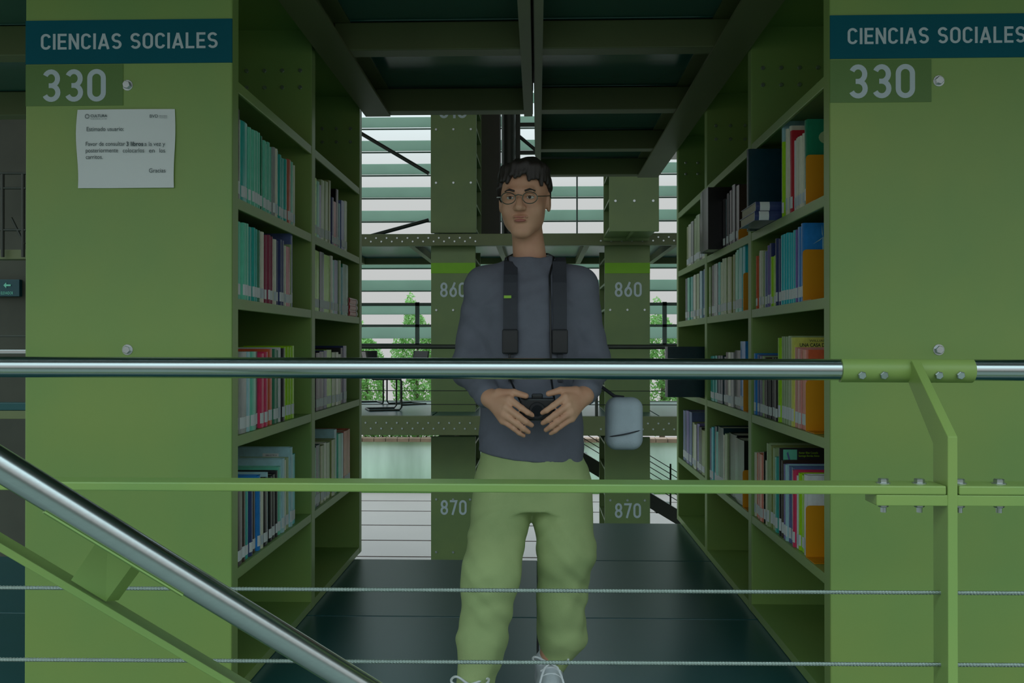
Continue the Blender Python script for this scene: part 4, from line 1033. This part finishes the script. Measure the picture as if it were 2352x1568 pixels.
# glasses
GM = mat('thin_metal_frame', (90, 100, 90), .3, .8, var=.05)
gl = tube('glasses', [hp(-.0115, -.110, .013), hp(0, -.114, .016), hp(.0115, -.110, .013)], .0016, GM, person, 8)
for s_ in (-1, 1):
    tube('rim', [hp(s_*.034+.023*math.cos(2*math.pi*k/24), -.107+.006*abs(math.cos(2*math.pi*k/24)), .006+.018*math.sin(2*math.pi*k/24)) for k in range(25)], .0014, GM, gl, 6)
    tube('temple', [hp(s_*.057, -.100, .010), hp(s_*.079, -.05, .012), hp(s_*.083, .01, .016), hp(s_*.082, .028, .004)], .0014, GM, gl, 6)
# backpack with straps over the chest
bp = Vol((-.24, BY+.05, .80), (.20, BY+.36, 1.36), .008)
bp.add(*loft([(.86, -.02, .145, BY+.205, .075), (.90, -.02, .158, BY+.205, .085), (1.10, -.02, .158, BY+.205, .085), (1.24, -.02, .148, BY+.20, .080), (1.30, -.02, .11, BY+.195, .06)]), .03)
BPM = mat('dark_grey_nylon', (52, 54, 62), .7, var=.1, scale=30, bump=.3, bscale=300)
pack = bp.obj('backpack', BPM); tag(pack, 'dark grey backpack worn by the person, straps over the charcoal shirt', 'backpack')
SRa = np.array(SR)
def chest_y(x, z, off):
    g = [np.interp(z, SRa[:, 0], SRa[:, i]) for i in range(1, 5)]; e = min(.97, abs((x-g[0])/g[1])); return g[2]-g[3]*math.sqrt(1-e*e)-off
def strap(name, pts, w, t, m, parent):
    """flat band: pts are (centre, half-width direction)"""
    V = []; Fc = []
    for i, p in enumerate(pts):
        d_ = (pts[min(i+1, len(pts)-1)]-pts[max(i-1, 0)]).normalized(); out = Vector((0, -1, 0)) if abs(d_.y) < .8 else Vector((0, 0, 1))
        sdv = d_.cross(out).normalized(); nn = sdv.cross(d_).normalized()
        V += [p-sdv*w-nn*t, p+sdv*w-nn*t, p+sdv*w+nn*t, p-sdv*w+nn*t]
    for i in range(len(pts)-1):
        for k in range(4): Fc.append((4*i+k, 4*i+(k+1) % 4, 4*i+4+(k+1) % 4, 4*i+4+k))
    Fc += [(0, 1, 2, 3), tuple(4*(len(pts)-1)+k for k in (3, 2, 1, 0))]
    return fixn(obj(name, V, Fc, m, parent))
for pxs, sgn in ((1172, -1), (1286, 1)):
    x0 = at(pxs, 700, BY-.11).x; pts = [Vector((x0+.0, BY+.13, 1.27)), Vector((x0, BY+.09, 1.345)), Vector((x0, BY+.03, 1.372)), Vector((x0, BY-.04, 1.352))]
    for z_ in np.linspace(1.31, 1.145, 8): pts.append(Vector((x0, chest_y(x0, z_, .010), z_)))
    strap('strap', pts, .021, .005, BPM, pack)
    zb = 1.135; bk_ = box('buckle', x0-.024, x0+.024, chest_y(x0, zb, .022), chest_y(x0, zb, .004), zb-.062, zb+.012, BLACK, pack, .005)
    strap('strap_tail', [Vector((x0+.002, chest_y(x0, z_, .009), z_)) for z_ in np.linspace(1.08, .99, 6)], .008, .0015, BPM, pack)
xt = at(1166, 680, BY-.11).x; box('strap_tag', xt-.011, xt+.011, chest_y(xt, 1.245, .0225), chest_y(xt, 1.245, .012), 1.240, 1.248, mat('lime_tag', (150, 200, 60), .5), pack)
# small camera in the hands
cc = at(1234, 938, 2.482)
cm = empty('compact_camera', tuple(cc), 'small black camera held in both hands at the waist', 'camera')
box('camera_body', cc.x-.050, cc.x+.050, cc.y-.012, cc.y+.024, cc.z-.034, cc.z+.030, BLACK, cm, .006)
tube('lens', [cc+Vector((0, -.010, -.004)), cc+Vector((0, -.030, -.004))], [.024, .022], mat('lens_barrel', (40, 42, 46), .3, .5), cm, 24)
tube('lens_glass', [cc+Vector((0, -.0302, -.004)), cc+Vector((0, -.0312, -.004))], .016, mat('lens_glass_dark', (14, 18, 26), .05), cm, 20)
box('viewfinder_hump', cc.x-.016, cc.x+.016, cc.y-.010, cc.y+.016, cc.z+.028, cc.z+.042, BLACK, cm, .004)
tube('shutter_button', [cc+Vector((-.034, .004, .029)), cc+Vector((-.034, .004, .035))], .006, ZINC, cm, 12)
nk = []
for s_ in (-1, 1):
    p0 = cc+Vector((s_*.049, .008, .022)); pts = [p0]+[Vector((NB.x+s_*(.058+.012*(1.34-z_)), chest_y(NB.x+s_*.055, z_, .008), z_)) for z_ in np.linspace(1.0, 1.31, 9)]
    pts += [Vector((NB.x+s_*.072, NB.y-.03, 1.372)), Vector((NB.x+s_*.055, NB.y+.045, 1.39))]
    tube('neck_cord', pts, .0032, BLACK, cm, 8)
tube('neck_cord', [Vector((NB.x-.055, NB.y+.045, 1.39)), Vector((NB.x, NB.y+.072, 1.395)), Vector((NB.x+.055, NB.y+.045, 1.39))], .0032, BLACK, cm, 8)
# rounded pale bag hanging at the person's side from the backpack
bc_ = at(1433, 972, 2.86)
bv = Vol(bc_-Vector((.1, .08, .12)), bc_+Vector((.1, .08, .12)), .005)
def rbox(c, hs, r):
    def f(X, Y, Z):
        qx, qy, qz = np.abs(X-c[0])-hs[0]+r, np.abs(Y-c[1])-hs[1]+r, np.abs(Z-c[2])-hs[2]+r
        return (np.sqrt(np.maximum(qx, 0)**2+np.maximum(qy, 0)**2+np.maximum(qz, 0)**2)+np.minimum(np.maximum(qx, np.maximum(qy, qz)), 0)-r).astype(np.float32)
    return f, np.array(c)-np.array(hs), np.array(c)+np.array(hs)
bv.add(*rbox((bc_.x, bc_.y, bc_.z), (.061, .040, .086), .036), .01)
bag = bv.obj('pouch', mat('pale_blue_grey_fabric', (184, 196, 206), .7, var=.08, scale=25, bump=.3, bscale=250)); tag(bag, 'pale blue-grey rounded pouch hanging beside the person at elbow height', 'pouch')
tube('pouch_strap', [Vector((.11, BY+.22, .93)), Vector((.18, 2.90, .985)), bc_+Vector((-.03, .01, .088)), bc_+Vector((.0, 0, .084))], .006, BPM, bag, 8)
tube('zip', [bc_+Vector((.062*math.cos(t)*.93, -.047*math.sin(t)*.9-.006, -.030+.012*math.cos(t))) for t in np.linspace(.3, 2.85, 12)], .0022, BPM, bag, 6)
